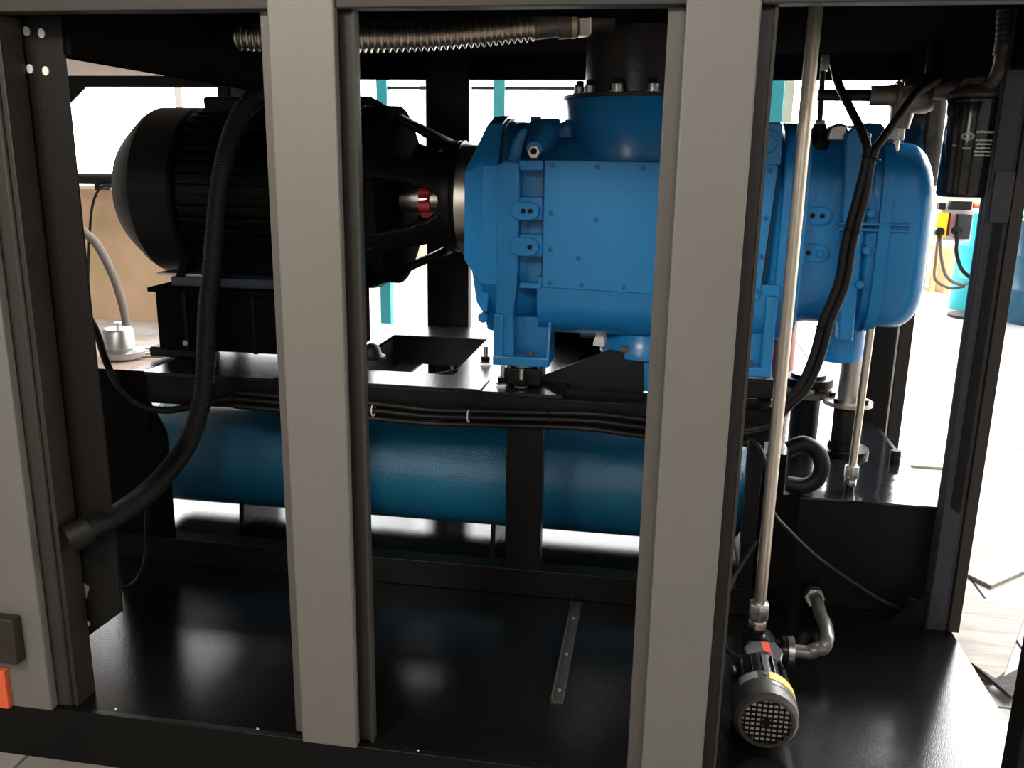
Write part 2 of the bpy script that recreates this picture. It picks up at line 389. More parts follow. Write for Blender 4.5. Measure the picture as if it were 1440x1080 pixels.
# middle right post with recessed web
mp_ = build('side_post', MB().box(.983, 1.04, .97, .985, TR, RZ-.03).box(.983, .998, .985, 1.04, TR, RZ-.03).box(1.04, 1.05, .975, 1.04, TR, RZ-.03), HAZE, fr, bevel=.002, label='blue-grey side post by the oil filter')
build('post_flange', MB().box(1.052, 1.088, .965, 1.03, TR, RZ-.03), BRN, fr, bevel=.002)
build('post_plate', MB().box(*[P(1388, 320, y=.965).x, P(1416, 320, y=.965).x, .958, .966, P(1370, 312, y=.965).z, P(1385, 240, y=.965).z]), HAZE, fr, bevel=.002)
build('post_slot_plate', MB().prism([(1.004, .62), (1.034, .60), (1.034, 1.62), (1.008, 1.62)], 1, .965, .969), BLK, fr)
build('gusset', MB().prism([(.85, TR), (.983, TR), (.983, .30)], 1, .985, .995), BLK, fr)
# front corner post at the lower right
build('corner_post', MB().box(.905, 1.03, 0, .08, TR, 2.037), BLK, fr, bevel=.004)
# left structural column, its plate with clipped foot and white plugs
build('column', MB().box(-1.72, -1.60, .02, .12, TR, 2.037), GREYD, fr, bevel=.006)
build('column_strip', MB().box(-1.60, -1.585, .03, .11, TR, 2.037), BRN, fr, bevel=.002)
build('column_plate', MB().prism([(-1.66, 2.17), (-1.66, .29), (-1.48, .432), (-1.484, 1.95), (-1.484, 2.17)], 1, .12, .128), GREYD if False else mat('charcoal_plate', (.0065, .0058, .005), .5, 0, .2, .15, 300), fr)
for q, rx, rz in (((38, 44), .0085, .011), ((59, 47), .0085, .011), ((43, 97), .0085, .011), ((65, 100), .0085, .011), ((124, 877), .006, .009)):
    p = P(*q, y=.12); build('hole_plug', MB().prism(superell(p.x, p.z, rx, rz, 2, 20), 1, .116, .12), WHT, fr, label='white hole plug')
p = P(118, 828, y=.12); build('drain_plug', MB().prism([(p.x-.018, p.z-.012), (p.x-.005, p.z-.03), (p.x+.008, p.z-.028), (p.x+.02, p.z+.008), (p.x-.01, p.z+.028), (p.x-.017, p.z+.015)], 1, .116, .12), mat('grey_plastic', (.16, .155, .15), .5), fr, label='grey oval plug')
build('bolt', MB().lathe(P(66, 580, y=.1), (0,-1,0), [(0, .004), (.004, .004)], 10), ZINC, fr)

# grey removable posts
def post(x0, x1, label, wide=False):
    t = thing('removable_post', label, 'post', ((x0+x1)/2, .03, TR+.005), 'grey front posts of the enclosure')
    z0, z1 = TR+.005, 2.12
    build('face_panel', MB().box(x0, x1, -.012, .018, z0, z1), GREY, t, bevel=.004, seg=3)
    build('side_flange', MB().box(x0-.036, x0+.004, .03, .05, z0, 2.037), mat('warm_grey_flange', (.085, .08, .072), .45, 0, .35, .1, 300), t, bevel=.002)
    build('inner_channel', MB().box(x1-.02, x1+.036, .03, .055, z0, 2.037).box(x0, x0+.012, .018, .05, z0, 2.037).box(x1-.014, x1-.002, .018, .05, z0, 2.037), BRN if False else mat('dark_channel_paint', (.018, .015, .012), .5, 0, .3, .15, 200), t, bevel=.003)
    s1 = build('edge_lip', MB().box(x1+.03, x1+.037, .02, .031, z0, 2.037), GREYD, t)
    return t
post(-.886, -.732, 'grey steel front post left of centre, between motor and coupling housing')
post(.027, .178, 'grey steel front post right of centre, in front of the blue compressor block')
pt = thing('removable_post', 'wide grey steel front post at the left edge with a hinge block', 'post', (-1.8, .03, TR+.005), 'grey front posts of the enclosure')
build('face_panel', MB().box(-1.98, -1.64, -.012, .018, TR+.005, 2.12), GREY, pt, bevel=.004, seg=3)
build('hinge', MB().box(*bxp(-30, 873, 16, 930, -.05, .036)), BRN, pt, bevel=.004)
build('hinge_pin', MB().cyl(P(17, 876, y=-.03), P(20, 928, y=-.03), .006, 12), BRN, pt)
build('orange_tag', MB().box(*bxp(-30, 944, 5, 992, -.03, .018)), ORG, pt, bevel=.002, label='orange red tag below the hinge')

# ================================================================ skid frame under the compressor
sk = thing('skid_frame', 'black steel skid frame with deck carrying motor and blue compressor', 'frame', (-.8, 1.5, TR))
DZ = .938
def spart(name, b, m=BLK, bevel=.003, **k): return build(name, MB().box(*b), m, sk, bevel=bevel, **k)
XL, XR = -2.09, .44
# deck plate with the opening seen between motor and compressor
dk = MB()
oy0, oy1, ox0, ox1 = 1.14, 1.85, -1.17, -.73
for b in ((-1.86, ox0, .935, 2.1), (ox1, -.30, .935, 2.1), (.36, XR, .935, 2.1), (ox0, ox1, .935, oy0), (ox0, ox1, oy1, 2.1), (-.30, .36, 1.02, 1.04)):
    dk.box(b[0], b[1], b[2], b[3], DZ-.012, DZ)
build('deck_plate', dk, BLKG, sk, smooth=False)
wl = MB()
wl.prism([(ox0, oy0), (ox1-.08, oy0), (ox1, oy0+.10), (ox1, oy1), (ox0, oy1), (ox0, oy1-.01), (ox1-.01, oy1-.01), (ox1-.01, oy0+.10), (ox1-.085, oy0+.01), (ox0, oy0+.01)], 2, DZ-.13, DZ-.001)
wl.box(ox0-.01, ox0, oy0, oy1, DZ-.13, DZ-.001)
wl.box(ox0, -1.04, oy0, oy1, DZ-.13, DZ-.12).box(-.86, ox1, oy0+.1, oy1, DZ-.13, DZ-.12).box(ox0, ox1-.1, oy0, 1.50, DZ-.13, DZ-.12)
build('opening_rim', wl, BLKG, sk, smooth=False)
build('deck_nosing', MB().box(-1.35, -.585, .928, 1.1, DZ, DZ+.006), BLKG, sk, bevel=.002)
spart('front_beam', (-1.95, XR, .945, 1.03, .815, DZ-.012))
spart('front_beam_end', (-2.09, -1.86, .94, .945, .70, DZ), MBLK)
spart('front_beam_lip', (-.585, XR, .93, .945, .86, .925), BLK)
spart('rear_beam', (-1.95, XR, 2.0, 2.08, .815, DZ-.012))
for x in (-1.95, .36): spart('cross_beam', (x, x+.08, 1.03, 2.0, .815, DZ-.012))
for x in (-1.285, -.495, .335): spart('skid_post', (x, x+.13 if x < 0 else x+.05, .945, 1.0, .27, .815))
build('end_plate', MB().prism([(-2.07, .27), (-1.80, .27), (-1.80, .70), (-1.86, .82), (-2.07, .92)], 1, .95, .962), MBLK, sk, bevel=.002)
spart('skid_post', (-1.02, -.95, 2.02, 2.08, .27, .815)); spart('skid_post', (-1.95, -1.86, 2.02, 2.08, .27, .815)); spart('skid_post', (.33, .40, 2.02, 2.08, .27, .815))
spart('bottom_beam', (XL, XR, .945, 1.02, TR, .27)); spart('bottom_beam', (XL, XR, 2.0, 2.08, TR, .21))
spart('side_beam', (.36, XR, 1.02, 2.0, TR, .23))
build('light_block_plate', MB().box(-.45, .44, 1.78, 1.79, .80, 1.12), MBLK, sk)  # added to block the light from behind below the compressor
# sloped support plate between the feet
build('support_plate', MB().prism(px2 := [(P(*q, y=1.12).x, P(*q, y=1.12).z) for q in ((762, 556), (905, 562), (905, 500), (857, 492), (764, 528))], 1, 1.12, 1.13), mat('dark_teal_plate', (.008, .014, .014), .5, 0, .2), sk)

build('reflection_blocker', MB().box(-1.9, .3, 2.085, 2.09, .48, .62), MBLK, sk)  # unseen strip added to keep the bright background out of the tray reflection
build('reflection_blocker', MB().box(-2.6, .3, 2.12, 2.13, TR, .37), MBLK, fr)  # lower strip, also added to dim the reflection below the tank
# separator tank
tc_ = Vector((-2.16, 1.5, .452)); tr = .236
tank = thing('separator_tank', 'long teal blue cylindrical oil tank lying in the skid below the compressor', 'tank', (-.9, 1.5, TR))
L = 2.56
build('tank_shell', MB().lathe(tc_, (1,0,0), [(0, .10), (.01, .16), (.03, .205), (.06, .228), (.09, tr), (L-.09, tr), (L-.06, .228), (L-.03, .205), (L-.01, .16), (L, .1)], 72), TANKB, tank, angle=60)
for x in (-1.72, -.62, .2):
    build('saddle', MB().prism([(1.32, TR), (1.68, TR), (1.66, .30), (1.59, .245), (1.5, .222), (1.41, .245), (1.34, .30)], 0, x, x+.02), BLK, tank)

# ================================================================ motor
mt = thing('electric_motor', 'large black electric motor with domed fan cover at the left', 'motor', (-1.8, 1.5, DZ))
MY, MZ, MR = 1.5, 1.572, .333
xl = P(163, 280, y=1.5).x+.125
build('fan_cowl', MB().lathe((xl, MY, MZ), (1,0,0), [(0, .19), (.01, .23), (.035, .255), (.115, MR-.012), (.14, MR), (.30, MR), (.31, MR-.01)], 64), CAST, mt, angle=25)
xb = xl+.31
body = MB().lathe((xb, MY, MZ), (1,0,0), [(0, .29), (.80, .29)], 64)
build('stator_body', body, CAST, mt)
fin = None
for i in range(46):
    a = 2*PI*i/46
    if PI*1.36 < a < PI*1.64: continue
    c_, s_ = math.cos(a), math.sin(a)
    q = MB(); U = Vector((0, c_, s_)); Vv = Vector((0, -s_, c_)); o_ = Vector((xb+.02, MY, MZ))
    ring = [[o_+Vector((dx,0,0))+U*r_+Vv*t for r_, t in ((.28, -.0035), (.332, -.002), (.332, .002), (.28, .0035))] for dx in (0, .74)]
    build('fin', q.loft(ring), CAST, mt, smooth=False)
build('end_shield', MB().lathe((xb+.75, MY, MZ), (1,0,0), [(0, .30), (.0, .345), (.06, .345), (.08, .30)], 64), MBLK, mt)
tb = build('terminal_box', MB().box(-1.80, -1.40, 1.40, 1.72, MZ+.30, MZ+.37), CAST, mt, bevel=.01)
# feet and plinth
build('foot_rail', MB().box(-1.86, -1.28, 1.17, 1.30, 1.225, 1.262), mat('blue_grey_cast', (.035, .05, .075), .35, .2), mt, bevel=.004, label='worn blue-grey motor foot rail')
fw_ = build('foot_web', MB().prism([(1.17, 1.26), (1.30, 1.26), (1.38, 1.34), (1.30, 1.40)], 0, -1.84, -1.81), CAST, mt); copy_at(fw_, (.44, 0, 0))
build('shim_plate', MB().box(-1.93, -1.70, 1.19, 1.33, 1.263, 1.272), STL, mt)
build('foot_block', MB().box(-1.86, -1.12, 1.28, 1.68, 1.222, 1.36), MBLK, mt)
pl = thing('motor_plinth', 'black box-shaped steel plinth under the electric motor', 'plinth', (-1.6, 1.5, DZ))
a0 = P(217, 400, y=1.15); a1 = P(222, 490, y=1.15)
build('plinth_box', MB().box(a0.x, -1.17, 1.15, 1.5, a1.z, 1.215), MBLK, pl, bevel=.004)
build('top_flange', MB().box(a0.x-.02, -1.17, 1.13, 1.54, 1.205, 1.222), MBLK, pl, bevel=.002)
rb = build('rib', MB().box(-1.80, -1.785, 1.135, 1.15, a1.z, 1.205), CAST, pl)
for dx in (.28, .53): copy_at(rb, (dx, 0, 0))
bo = build('bolt', hexa(P(262, 482, y=1.14), (0,-1,0), .012, .01), ZINC, pl)
mo = thing('rubber_mount', 'black rubber mount between plinth and skid deck on the left', 'mount', (-1.88, 1.25, DZ))
zt = a1.z
build('mount_block', MB().box(-1.98, -1.76, 1.17, 1.34, DZ, zt), RUB, mo, bevel=.01)
build('stud', MB().cyl((-1.76, 1.2, DZ), (-1.76, 1.2, DZ+.05), .012, 10), ZINC, mo)
p = P(526, 478, y=1.35)
mo = thing('rubber_mount', 'round black rubber mount just right of the left grey post', 'mount', (p.x, 1.35, DZ))
build('mount_dome', MB().lathe((p.x-.01, 1.35, DZ), (0,0,1), [(0, .055), (.01, .055), (.012, .04), (.04, .035), (.055, .02), (.06, .01)], 24), RUB, mo)
build('mount_bracket', MB().box(p.x-.08, p.x-.02, 1.3, 1.4, DZ, a1.z), RUB, mo)

# ================================================================ bell housing and coupling
bh = thing('coupling_housing', 'black cast bell housing with windows between motor and compressor', 'housing', (-.95, 1.45, 1.2))
hx0, hx1 = -1.175, -.775; HC = Vector((0, 1.47, 1.575))
def hr(t): return .355 + (.20-.355)*min(1, max(0, (t-.12))/.80)**.9
NA, NX = 180, 40
def inwin(t, a):
    # six openings, rounded
    q_ = a/(2*PI)*6+.5; k = q_ % 1-.5; wd_ = .30 if q_ % 6 < 1 else .37
    u = (t-.50)/.37; v = k/(wd_-.02*t)
    return abs(u)**3.2+abs(v)**3.2 < 1
def shell(off):
    bm = bmesh.new(); g = {}
    for i in range(NX+1):
        t = i/NX; x = hx0+(hx1-hx0)*t; r = hr(t)+off
        for j in range(NA):
            a = 2*PI*j/NA + math.radians(180+5)   # first window faces the front
            g[i, j] = bm.verts.new((x, HC.y+r*math.cos(a), HC.z+r*math.sin(a)))
    for i in range(NX):
        for j in range(NA):
            if inwin((i+.5)/NX, 2*PI*(j+.5)/NA): continue
            bm.faces.new((g[i,j], g[i+1,j], g[i+1,(j+1)%NA], g[i,(j+1)%NA]))
    for v in list(bm.verts):
        if not v.link_faces: bm.verts.remove(v)
    m = MB(); m.bm = bm; return m
sh = shell(0)
for _ in range(5): bmesh.ops.smooth_vert(sh.bm, verts=[v for v in sh.bm.verts if v.is_boundary and hx0+.02 < v.co.x < hx1-.02], factor=.5, use_axis_x=True, use_axis_y=True, use_axis_z=True)
build('bell_casting', sh, CAST, bh, solid=.028)
build('motor_flange', MB().lathe((hx0-.03, HC.y, HC.z), (1,0,0), [(0, .26), (0, .36), (.05, .362), (.06, .355), (.06, .30)], 72), CAST, bh)
build('compressor_flange', MB().lathe((hx1-.03, HC.y, HC.z), (1,0,0), [(0, .15), (0, .205), (.045, .215), (.045, .15)], 64), CAST, bh)
rib = None
for k_ in range(6):
    a = math.radians(185)+2*PI*(k_+.5)/6
    U = Vector((0, math.cos(a), math.sin(a))); Vv = Vector((0, -math.sin(a), math.cos(a))); rings = []
    for t in (0, .12, .35, .6, .85, .98):
        x = hx0+(hx1-hx0)*t; r = hr(t)
        c0 = Vector((x, HC.y, HC.z)); hh = .02*(1-.6*t)
        rings.append([c0+U*(r-.01)-Vv*.02, c0+U*(r+hh)-Vv*.012, c0+U*(r+hh)+Vv*.012, c0+U*(r-.01)+Vv*.02])
    build('rib', MB().loft(rings), CAST, bh, bevel=.004)
sr = thing('spigot_ring', 'machined bare steel ring between bell housing and blue block', 'ring', (-.68, 1.45, 1.37))
build('ring', MB().lathe((hx1+.015, HC.y, HC.z-.01), (1,0,0), [(0, .16), (0, .212), (.085, .212), (.085, .16)], 64), STL, sr)
cpl = thing('shaft_coupling', 'steel shaft coupling with red inserts inside the bell housing', 'coupling', (-.95, 1.47, 1.5))
build('motor_hub', MB().lathe((-1.22, HC.y, HC.z-.01), (1,0,0), [(0, .035), (.10, .035), (.10, .062), (.285, .062), (.285, .03)], 48), STL, cpl)
build('driven_hub', MB().lathe((-.89, HC.y, HC.z-.01), (1,0,0), [(0, .03), (0, .058), (.06, .058), (.06, .04), (.24, .04)], 48), STL, cpl)
for k_ in range(6):
    a = math.radians(150+60*k_)
    p = Vector((-.934, HC.y+.052*math.cos(a), HC.z-.01+.052*math.sin(a)))
    build('jaw_insert', MB().lathe(p, (1,0,0), [(0, .022), (.044, .022)], 12), RED, cpl)

# ================================================================ blue compressor block (airend)
ae = thing('compressor_block', 'big blue cast screw compressor block with bolted front cover plate', 'compressor', (0, 1.45, 1.0))
FY = 1.03
def B(name, mb, m=BLUE, bevel=.006, parent=ae, **k): return build(name, mb, m, parent, bevel=bevel, **k)
def px_poly(pts, Y): return [(P(*q, y=Y).x, P(*q, y=Y).z) for q in pts]
# drive end cover: faceted, tapering to the left
def octo(ry, zt, zb, cz1, cz2, x, y0=1.45):
    # flat front between cz1..cz2, chamfers to top / bottom
    return [Vector((x, y0+sy*yy, z)) for sy, yy, z in
            ((-1, ry, cz1), (-1, ry, cz2), (-1, ry*.78, zt-.03), (-1, ry*.5, zt), (1, ry*.5, zt), (1, ry*.78, zt-.03), (1, ry, cz2), (1, ry, cz1), (1, ry*.7, zb+.03), (1, ry*.4, zb), (-1, ry*.4, zb), (-1, ry*.7, zb+.03))]
e = MB().loft([octo(.40, 1.715, 1.31, 1.38, 1.675, -.672), octo(.425, 1.868, 1.085, 1.3, 1.70, -.605), octo(.425, 1.872, 1.075, 1.3, 1.70, -.552)])
B('drive_end_cover', e, bevel=.004, smooth=False)
build('cover_joint', MB().loft([octo(.415, 1.862, 1.08, 1.3, 1.70, -.552), octo(.415, 1.862, 1.08, 1.3, 1.70, -.545)]), GREYD, ae, smooth=False)
q = px_poly([(660, 352), (683, 352), (690, 395), (686, 440), (679, 438), (671, 425), (667, 400)], 1.06)
B('cover_pad', MB().prism(q, 1, 1.05, 1.2), BLUE)
for z in (425, 452, 458): pass
for (x_, y_) in ((678, 392), (680, 446)):
    p = P(x_, y_, y=1.05); B('cover_bolt', MB().lathe(p, (0,-1,0), [(-.02, .018), (.012, .018), (.016, .013)], 16), BLUE, 0)
# main housing, rounded section
def sect(x, y0, y1, z0, z1, e, n=56, cut=None):
    pts = superell((y0+y1)/2, (z0+z1)/2, (y1-y0)/2, (z1-z0)/2, e, n); return [Vector((x, a_, b_)) for a_, b_ in pts]
m_ = MB().loft([sect(-.545, 1.05, 1.87, 1.08, 1.86, 4.2), sect(-.50, 1.07, 1.85, 1.09, 1.845, 3.6), sect(-.42, 1.12, 1.80, 1.10, 1.82, 3.2), sect(.30, 1.12, 1.80, 1.10, 1.82, 3.2), sect(.40, 1.06, 1.85, 1.08, 1.84, 3.6)])
B('main_housing', m_, bevel=0, angle=50)
# front face column between cover joint and pockets
colp = px_poly([(697, 232), (712, 225), (730, 228), (731, 282), (727, 400), (722, 440), (723, 512), (697, 512)], FY)
B('face_column', MB().prism(colp, 1, FY-.005, FY+.16), bevel=.008, seg=3)
colt = px_poly([(712, 232), (722, 196), (732, 180), (742, 180), (730, 232)], FY+.03)
B('face_rib', MB().prism(colt, 1, FY+.02, FY+.2), bevel=.01)
# pocket frame: horizontal webs between the pockets
fw = px_poly([(728, 225), (764, 225), (764, 240), (731, 240)], FY); B('pocket_web', MB().prism(fw, 1, FY, FY+.14), bevel=.005)
fw = px_poly([(728, 277), (763, 277), (763, 310), (728, 310)], FY); B('pocket_web', MB().prism(fw, 1, FY+.005, FY+.14), bevel=.005)
fw = px_poly([(727, 330), (763, 330), (763, 362), (727, 362)], FY); B('pocket_web', MB().prism(fw, 1, FY+.005, FY+.14), bevel=.005)
fw = px_poly([(731, 397), (762, 399), (762, 406), (731, 405)], FY); B('pocket_web', MB().prism(fw, 1, FY-.005, FY+.14), bevel=.003)
fw = px_poly([(726, 240), (764, 240), (764, 400), (726, 400)], FY+.07); B('pocket_floor', MB().prism(fw, 1, FY+.07, FY+.14), BLUED, 0)
def boss(x0, x1, yc, Y, hh=12.5, holes=((737, 1), (747, 1)), proud=.02):
    a_ = P(x0, yc, y=Y); b_ = P(x1, yc, y=Y); r = (P(0+x0, yc-hh, y=Y).z-P(x0, yc+hh, y=Y).z)/2
    cx = (a_.x+b_.x)/2; hw = (b_.x-a_.x)/2-r
    bb = B('oval_boss', MB().prism(stadium(cx, a_.z, hw, r), 1, Y-proud, Y+.05), bevel=.004, seg=3)
    for hx, f in holes:
        h = P(hx, yc, y=Y)
        build('port_hole', MB().lathe(Vector((h.x, Y-proud-.0015, a_.z)), (0,1,0), [(0, .0085), (.002, .0085)], 16), BLK if f else BLUED, bb)
boss(719, 759, 296, FY); boss(719, 758, 346, FY, 13, ((746, 1),))
h = P(736, 346, y=FY); B('boss_dimple', MB().lathe(Vector((h.x, FY-.021, h.z)), (0,1,0), [(0, .011), (.004, .012)], 16), BLUED, 0)
# cover plate
PY = FY-.002
cpts = px_poly([(766, 225), (1089, 231), (1094, 236), (1068, 420), (1060, 423), (762, 404)], PY)
plate = B('cover_plate', MB().prism(cpts, 1, PY, PY+.10), mat('blue_plate_enamel', (.018, .215, .52), .4, 0, .3, .06, 30, .08, 3), bevel=.003, label='flat front cover plate')
build('plate_gasket', MB().prism(px_poly([(764, 224), (1096, 230), (1071, 423), (761, 406)], PY+.012), 1, PY+.012, PY+.09), GREYD, ae)
for q in ((777,233),(841,235),(905,236),(775,300),(838,309),(774,351),(813,363),(773,398),(818,401),(877,404),(1083,240),(1077,307),(1071,361),(1066,410)):
    p = P(*q, y=PY); sc = build('cover_screw', MB().lathe(p, (0,-1,0), [(-.002, .0092), (.0025, .0092), (.004, .0075)], 16), BLUE, plate)
    build('hex_socket', MB().lathe(p+Vector((0,-.0042,0)), (0,-1,0), [(0, .0060), (.0006, .0060)], 6), mat('deep_blue_recess', (.008, .05, .12), .5), sc)
# lower belly under the plate
b_ = MB().loft([[Vector((x, y_, z_)) for y_, z_ in ((1.035, 1.33), (1.035, 1.235), (1.05, 1.19), (1.085, 1.15), (1.14, 1.12), (1.3, 1.10), (1.3, 1.33))] for x in (-.41, .40)])
B('belly', b_, bevel=.0, angle=40)
# feet
def foot(x0, x1, zb, zt, open_left=.045):
    t = B('mounting_foot', MB().box(x0, x1, FY-.02, FY+.16, zb, zb+.035), bevel=.006, seg=3)
    build('foot_arm', MB().box(x0+.0015, x0+.035, FY-.018, FY+.158, zb+.012, zt), BLUE, t, bevel=.006, seg=3)
    build('foot_web', MB().box(x0+.03, x1-.002, FY+.07, FY+.157, zb+.012, zt-.02), BLUE, t, bevel=.006)
    build('foot_side', MB().prism([(FY+.06, zb+.01), (FY-.016, zb+.01), (FY-.016, zb+.04), (FY+.035, zt-.03), (FY+.072, zt-.022)], 0, x1-.013, x1-.001), BLUE, t, bevel=.003)
    return t
f1 = foot(P(694, 512, y=FY).x, P(773, 512, y=FY).x, P(700, 512, y=FY).z, P(700, 440, y=FY).z)
p = P(745, 492, y=FY+.03); p.z = P(700, 512, y=FY).z+.035
build('foot_bolt', hexa(p, (0,0,1), .016, .012), BRASS, f1)
fx0, fx1, fz_, ft_ = P(1036, 529, y=FY).x, P(1084, 529, y=FY).x, P(1060, 529, y=FY).z, P(1060, 415, y=FY).z
f2 = B('mounting_foot', MB().box(fx0, fx1, FY-.02, FY+.16, fz_, fz_+.035), bevel=.006, seg=3)
build('foot_arm', MB().box(fx1-.038, fx1-.0015, FY-.018, FY+.158, fz_+.012, ft_), BLUE, f2, bevel=.006, seg=3)
build('foot_web', MB().box(fx0+.002, fx1-.03, FY+.05, FY+.157, fz_+.012, ft_-.004), BLUE, f2, bevel=.006)
build('foot_bolt', hexa(Vector((fx1-.07, FY+.015, fz_+.035)), (0,0,1), .016, .012), BRASS, f2)
# intake flange cylinder with its bolts
ic = Vector((-.085, 1.42, 0)); ir = .285
B('intake_neck', MB().lathe((ic.x, ic.y, 1.66), (0,0,1), [(0, ir+.02), (.06, ir+.004), (.09, ir), (.27, ir), (.275, ir-.004)], 72), bevel=0, angle=50)
fill = px_poly([(700, 182), (703, 170), (760, 171), (786, 171), (797, 163), (806, 178), (808, 225), (702, 225)], 1.2)
B('top_shoulder', MB().prism(fill, 1, 1.27, 1.66), bevel=.02, seg=3)
B('top_stud', MB().prism(px_poly([(746, 163), (761, 163), (761, 175), (746, 175)], 1.4), 1, 1.4, 1.45), bevel=.003)
# conical plug boss
p = P(751, 214, y=FY+.01)
B('plug_boss', MB().lathe(Vector((p.x, 1.18, p.z+.055)), Vector((0, -.15, -.05)), [(0, .06), (.12, .034), (.145, .026)], 20), BLUED, 0)
pg = build('plug', hexa(Vector((p.x, FY+.022, p.z)), (0,-1,0), .022, .02), CHR, ae)
build('plug_bore', MB().lathe(Vector((p.x, FY+.001, p.z+.003)), (0,-1,0), [(0, .011), (.001, .011)], 16), BLK, pg)
# neck behind the drive cover (deep shadow groove)
B('rear_lug', MB().box(-.50, -.40, 1.5, 1.7, 1.84, 1.875), bevel=.01)
# discharge housing on the right
m_ = MB().loft([sect(.385, 1.04, 1.86, 1.10, 1.86, 4.5), sect(.47, 1.05, 1.86, 1.115, 1.86, 4.5)])
B('discharge_flange', m_, bevel=.008, angle=50)
m_ = MB().loft([sect(.44, 1.09, 1.83, 1.15, 1.845, 3.6), sect(.52, 1.12, 1.82, 1.16, 1.85, 3.4), sect(.66, 1.12, 1.82, 1.16, 1.86, 3.4), sect(.68, 1.10, 1.82, 1.13, 1.865, 3.6), sect(.715, 1.10, 1.82, 1.13, 1.865, 3.6)])
B('discharge_housing', m_, bevel=0, angle=45)
# lifting lug at the top of the flange
lugp = px_poly([(1064, 172), (1097, 172), (1101, 177), (1098, 232), (1064, 232)], FY)
lug = B('lifting_lug', MB().prism(lugp, 1, FY-.005, FY+.05), bevel=.006, seg=3)
p = P(1079, 203, y=FY-.006); build('lug_ring', MB().lathe(p, (0,-1,0), [(0, .045), (.006, .043), (.006, .03), (.002, .028)], 28), BLUED, lug)
for xc, yc, hs in ((1149, 303, ((1142, 1), (1156, 1))), (1145, 355, ((1136, 1),))):
    Y = 1.115; a_ = P(xc-20, yc, y=Y); b2 = P(xc+20, yc, y=Y); r = .030; cx = (a_.x+b2.x)/2; hw = (b2.x-a_.x)/2-r
    bb = B('oval_boss', MB().prism(stadium(cx, a_.z, hw, r), 1, Y-.008, Y+.05), bevel=.004, seg=3)
    for hx, f_ in hs:
        h = P(hx, yc, y=Y); build('port_hole', MB().lathe(Vector((h.x, Y-.0095, a_.z)), (0,1,0), [(0, .0085), (.002, .0085)], 16), BLK, bb)
    if len(hs) == 1:
        h = P(xc+7, yc, y=Y); build('boss_plug', MB().lathe(Vector((h.x, Y-.008, a_.z)), (0,-1,0), [(0, .012), (.012, .012), (.016, .009)], 16), BLUE, bb)
# gear end cover, rounded
def s2(x, k, zt=1.845, zb=1.15): 
    h = (zt-zb)/2; c = (zt+zb)/2; return [Vector((x, a_, b_)) for a_, b_ in superell(1.44, c, .36-k, h-k, 5, 64)]
R_ = .085; xs0, xs1 = .70, .885
rg = [s2(xs0, -.004, 1.81, 1.155), s2(.735, -.004, 1.81, 1.155), s2(.74, .012, 1.81, 1.155)]
for i in range(9):
    a = PI/2*i/8; rg.append(s2(xs1-R_+R_*math.sin(a), .012+R_*(1-math.cos(a)), 1.81-.11*(i/8)**2.2, 1.155))
B('gear_cover', MB().loft(rg), bevel=0, angle=60)
for yy in (314, 322):
    a_ = P(1178, yy, y=1.09); b2 = P(1280, yy-1, y=1.09)
    B('cover_rib', MB().box(a_.x, b2.x, 1.075, 1.10, a_.z-.004, a_.z+.005), bevel=.003)
for q in ((1218, 352), (1208, 400), (1224, 300)):
    p = P(*q, y=1.08); B('cover_bolt', MB().lathe(p, (0,-1,0), [(-.03, .014), (.008, .014), (.012, .01)], 14), BLUE, 0)
jp = px_poly([(1188, 190), (1200, 178), (1226, 186), (1208, 400), (1199, 480), (1178, 480)], 1.09)
B('joint_flange', MB().prism(jp, 1, 1.085, 1.25), bevel=.008)
B('outlet_stub', MB().lathe((.66, 1.28, 1.04), (0,0,1), [(0, .075), (.03, .08), (.16, .08)], 32), bevel=.003)
gp = px_poly([(1163, 197), (1168, 178), (1180, 173), (1192, 176), (1194, 198)], 1.12)
build('bare_lug', MB().prism(gp, 1, 1.12, 1.32), ZINC, ae, bevel=.008, seg=3, label='unpainted grey lug on top')
lg = P(1157, 193, y=1.12); build('vent_plug', MB().lathe(Vector((lg.x, 1.2, lg.z)), (0,0,1), [(-.04, .04), (.0, .035), (.012, .022), (.04, .022), (.045, .018)], 20), RUB, ae)
# oil outlet below main body
B('oil_outlet', MB().lathe((-.02, 1.28, .92), (0,0,1), [(0, .155), (.11, .155), (.115, .18), (.14, .18), (.2, .15)], 48), bevel=.003)
for x_ in (-.10, .06):
    build('outlet_bolt', hexa(Vector((x_, 1.125, 1.061)), (0,0,1), .018, .02), BRASS, ae)
B('drain_boss', MB().box(-.28, -.14, 1.3, 1.4, 1.07, 1.11), bevel=.01)
p = P(845, 476, y=1.2)
se = thing('pressure_sensor', 'small white square-headed sensor plug under the blue block', 'sensor', p)
build('sensor_head', MB().lathe(p-Vector((0,0,.025)), (0,0,1), [(0, .030), (.012, .030), (.045, .018), (.05, .018)], 4, PI/4+.3), WHT, se, smooth=False)
build('sensor_neck', MB().lathe(p+Vector((0,0,.02)), (0,0,1), [(0, .014), (.04, .014)], 10), RED, se)
build('sensor_wire', MB().tube(path([p+Vector((.03,0,.04)), P(870, 482, y=1.18), P(900, 489, y=1.16), P(935, 492, y=1.15), P(980, 492, y=1.13)]), .004, 8), RUB, se)

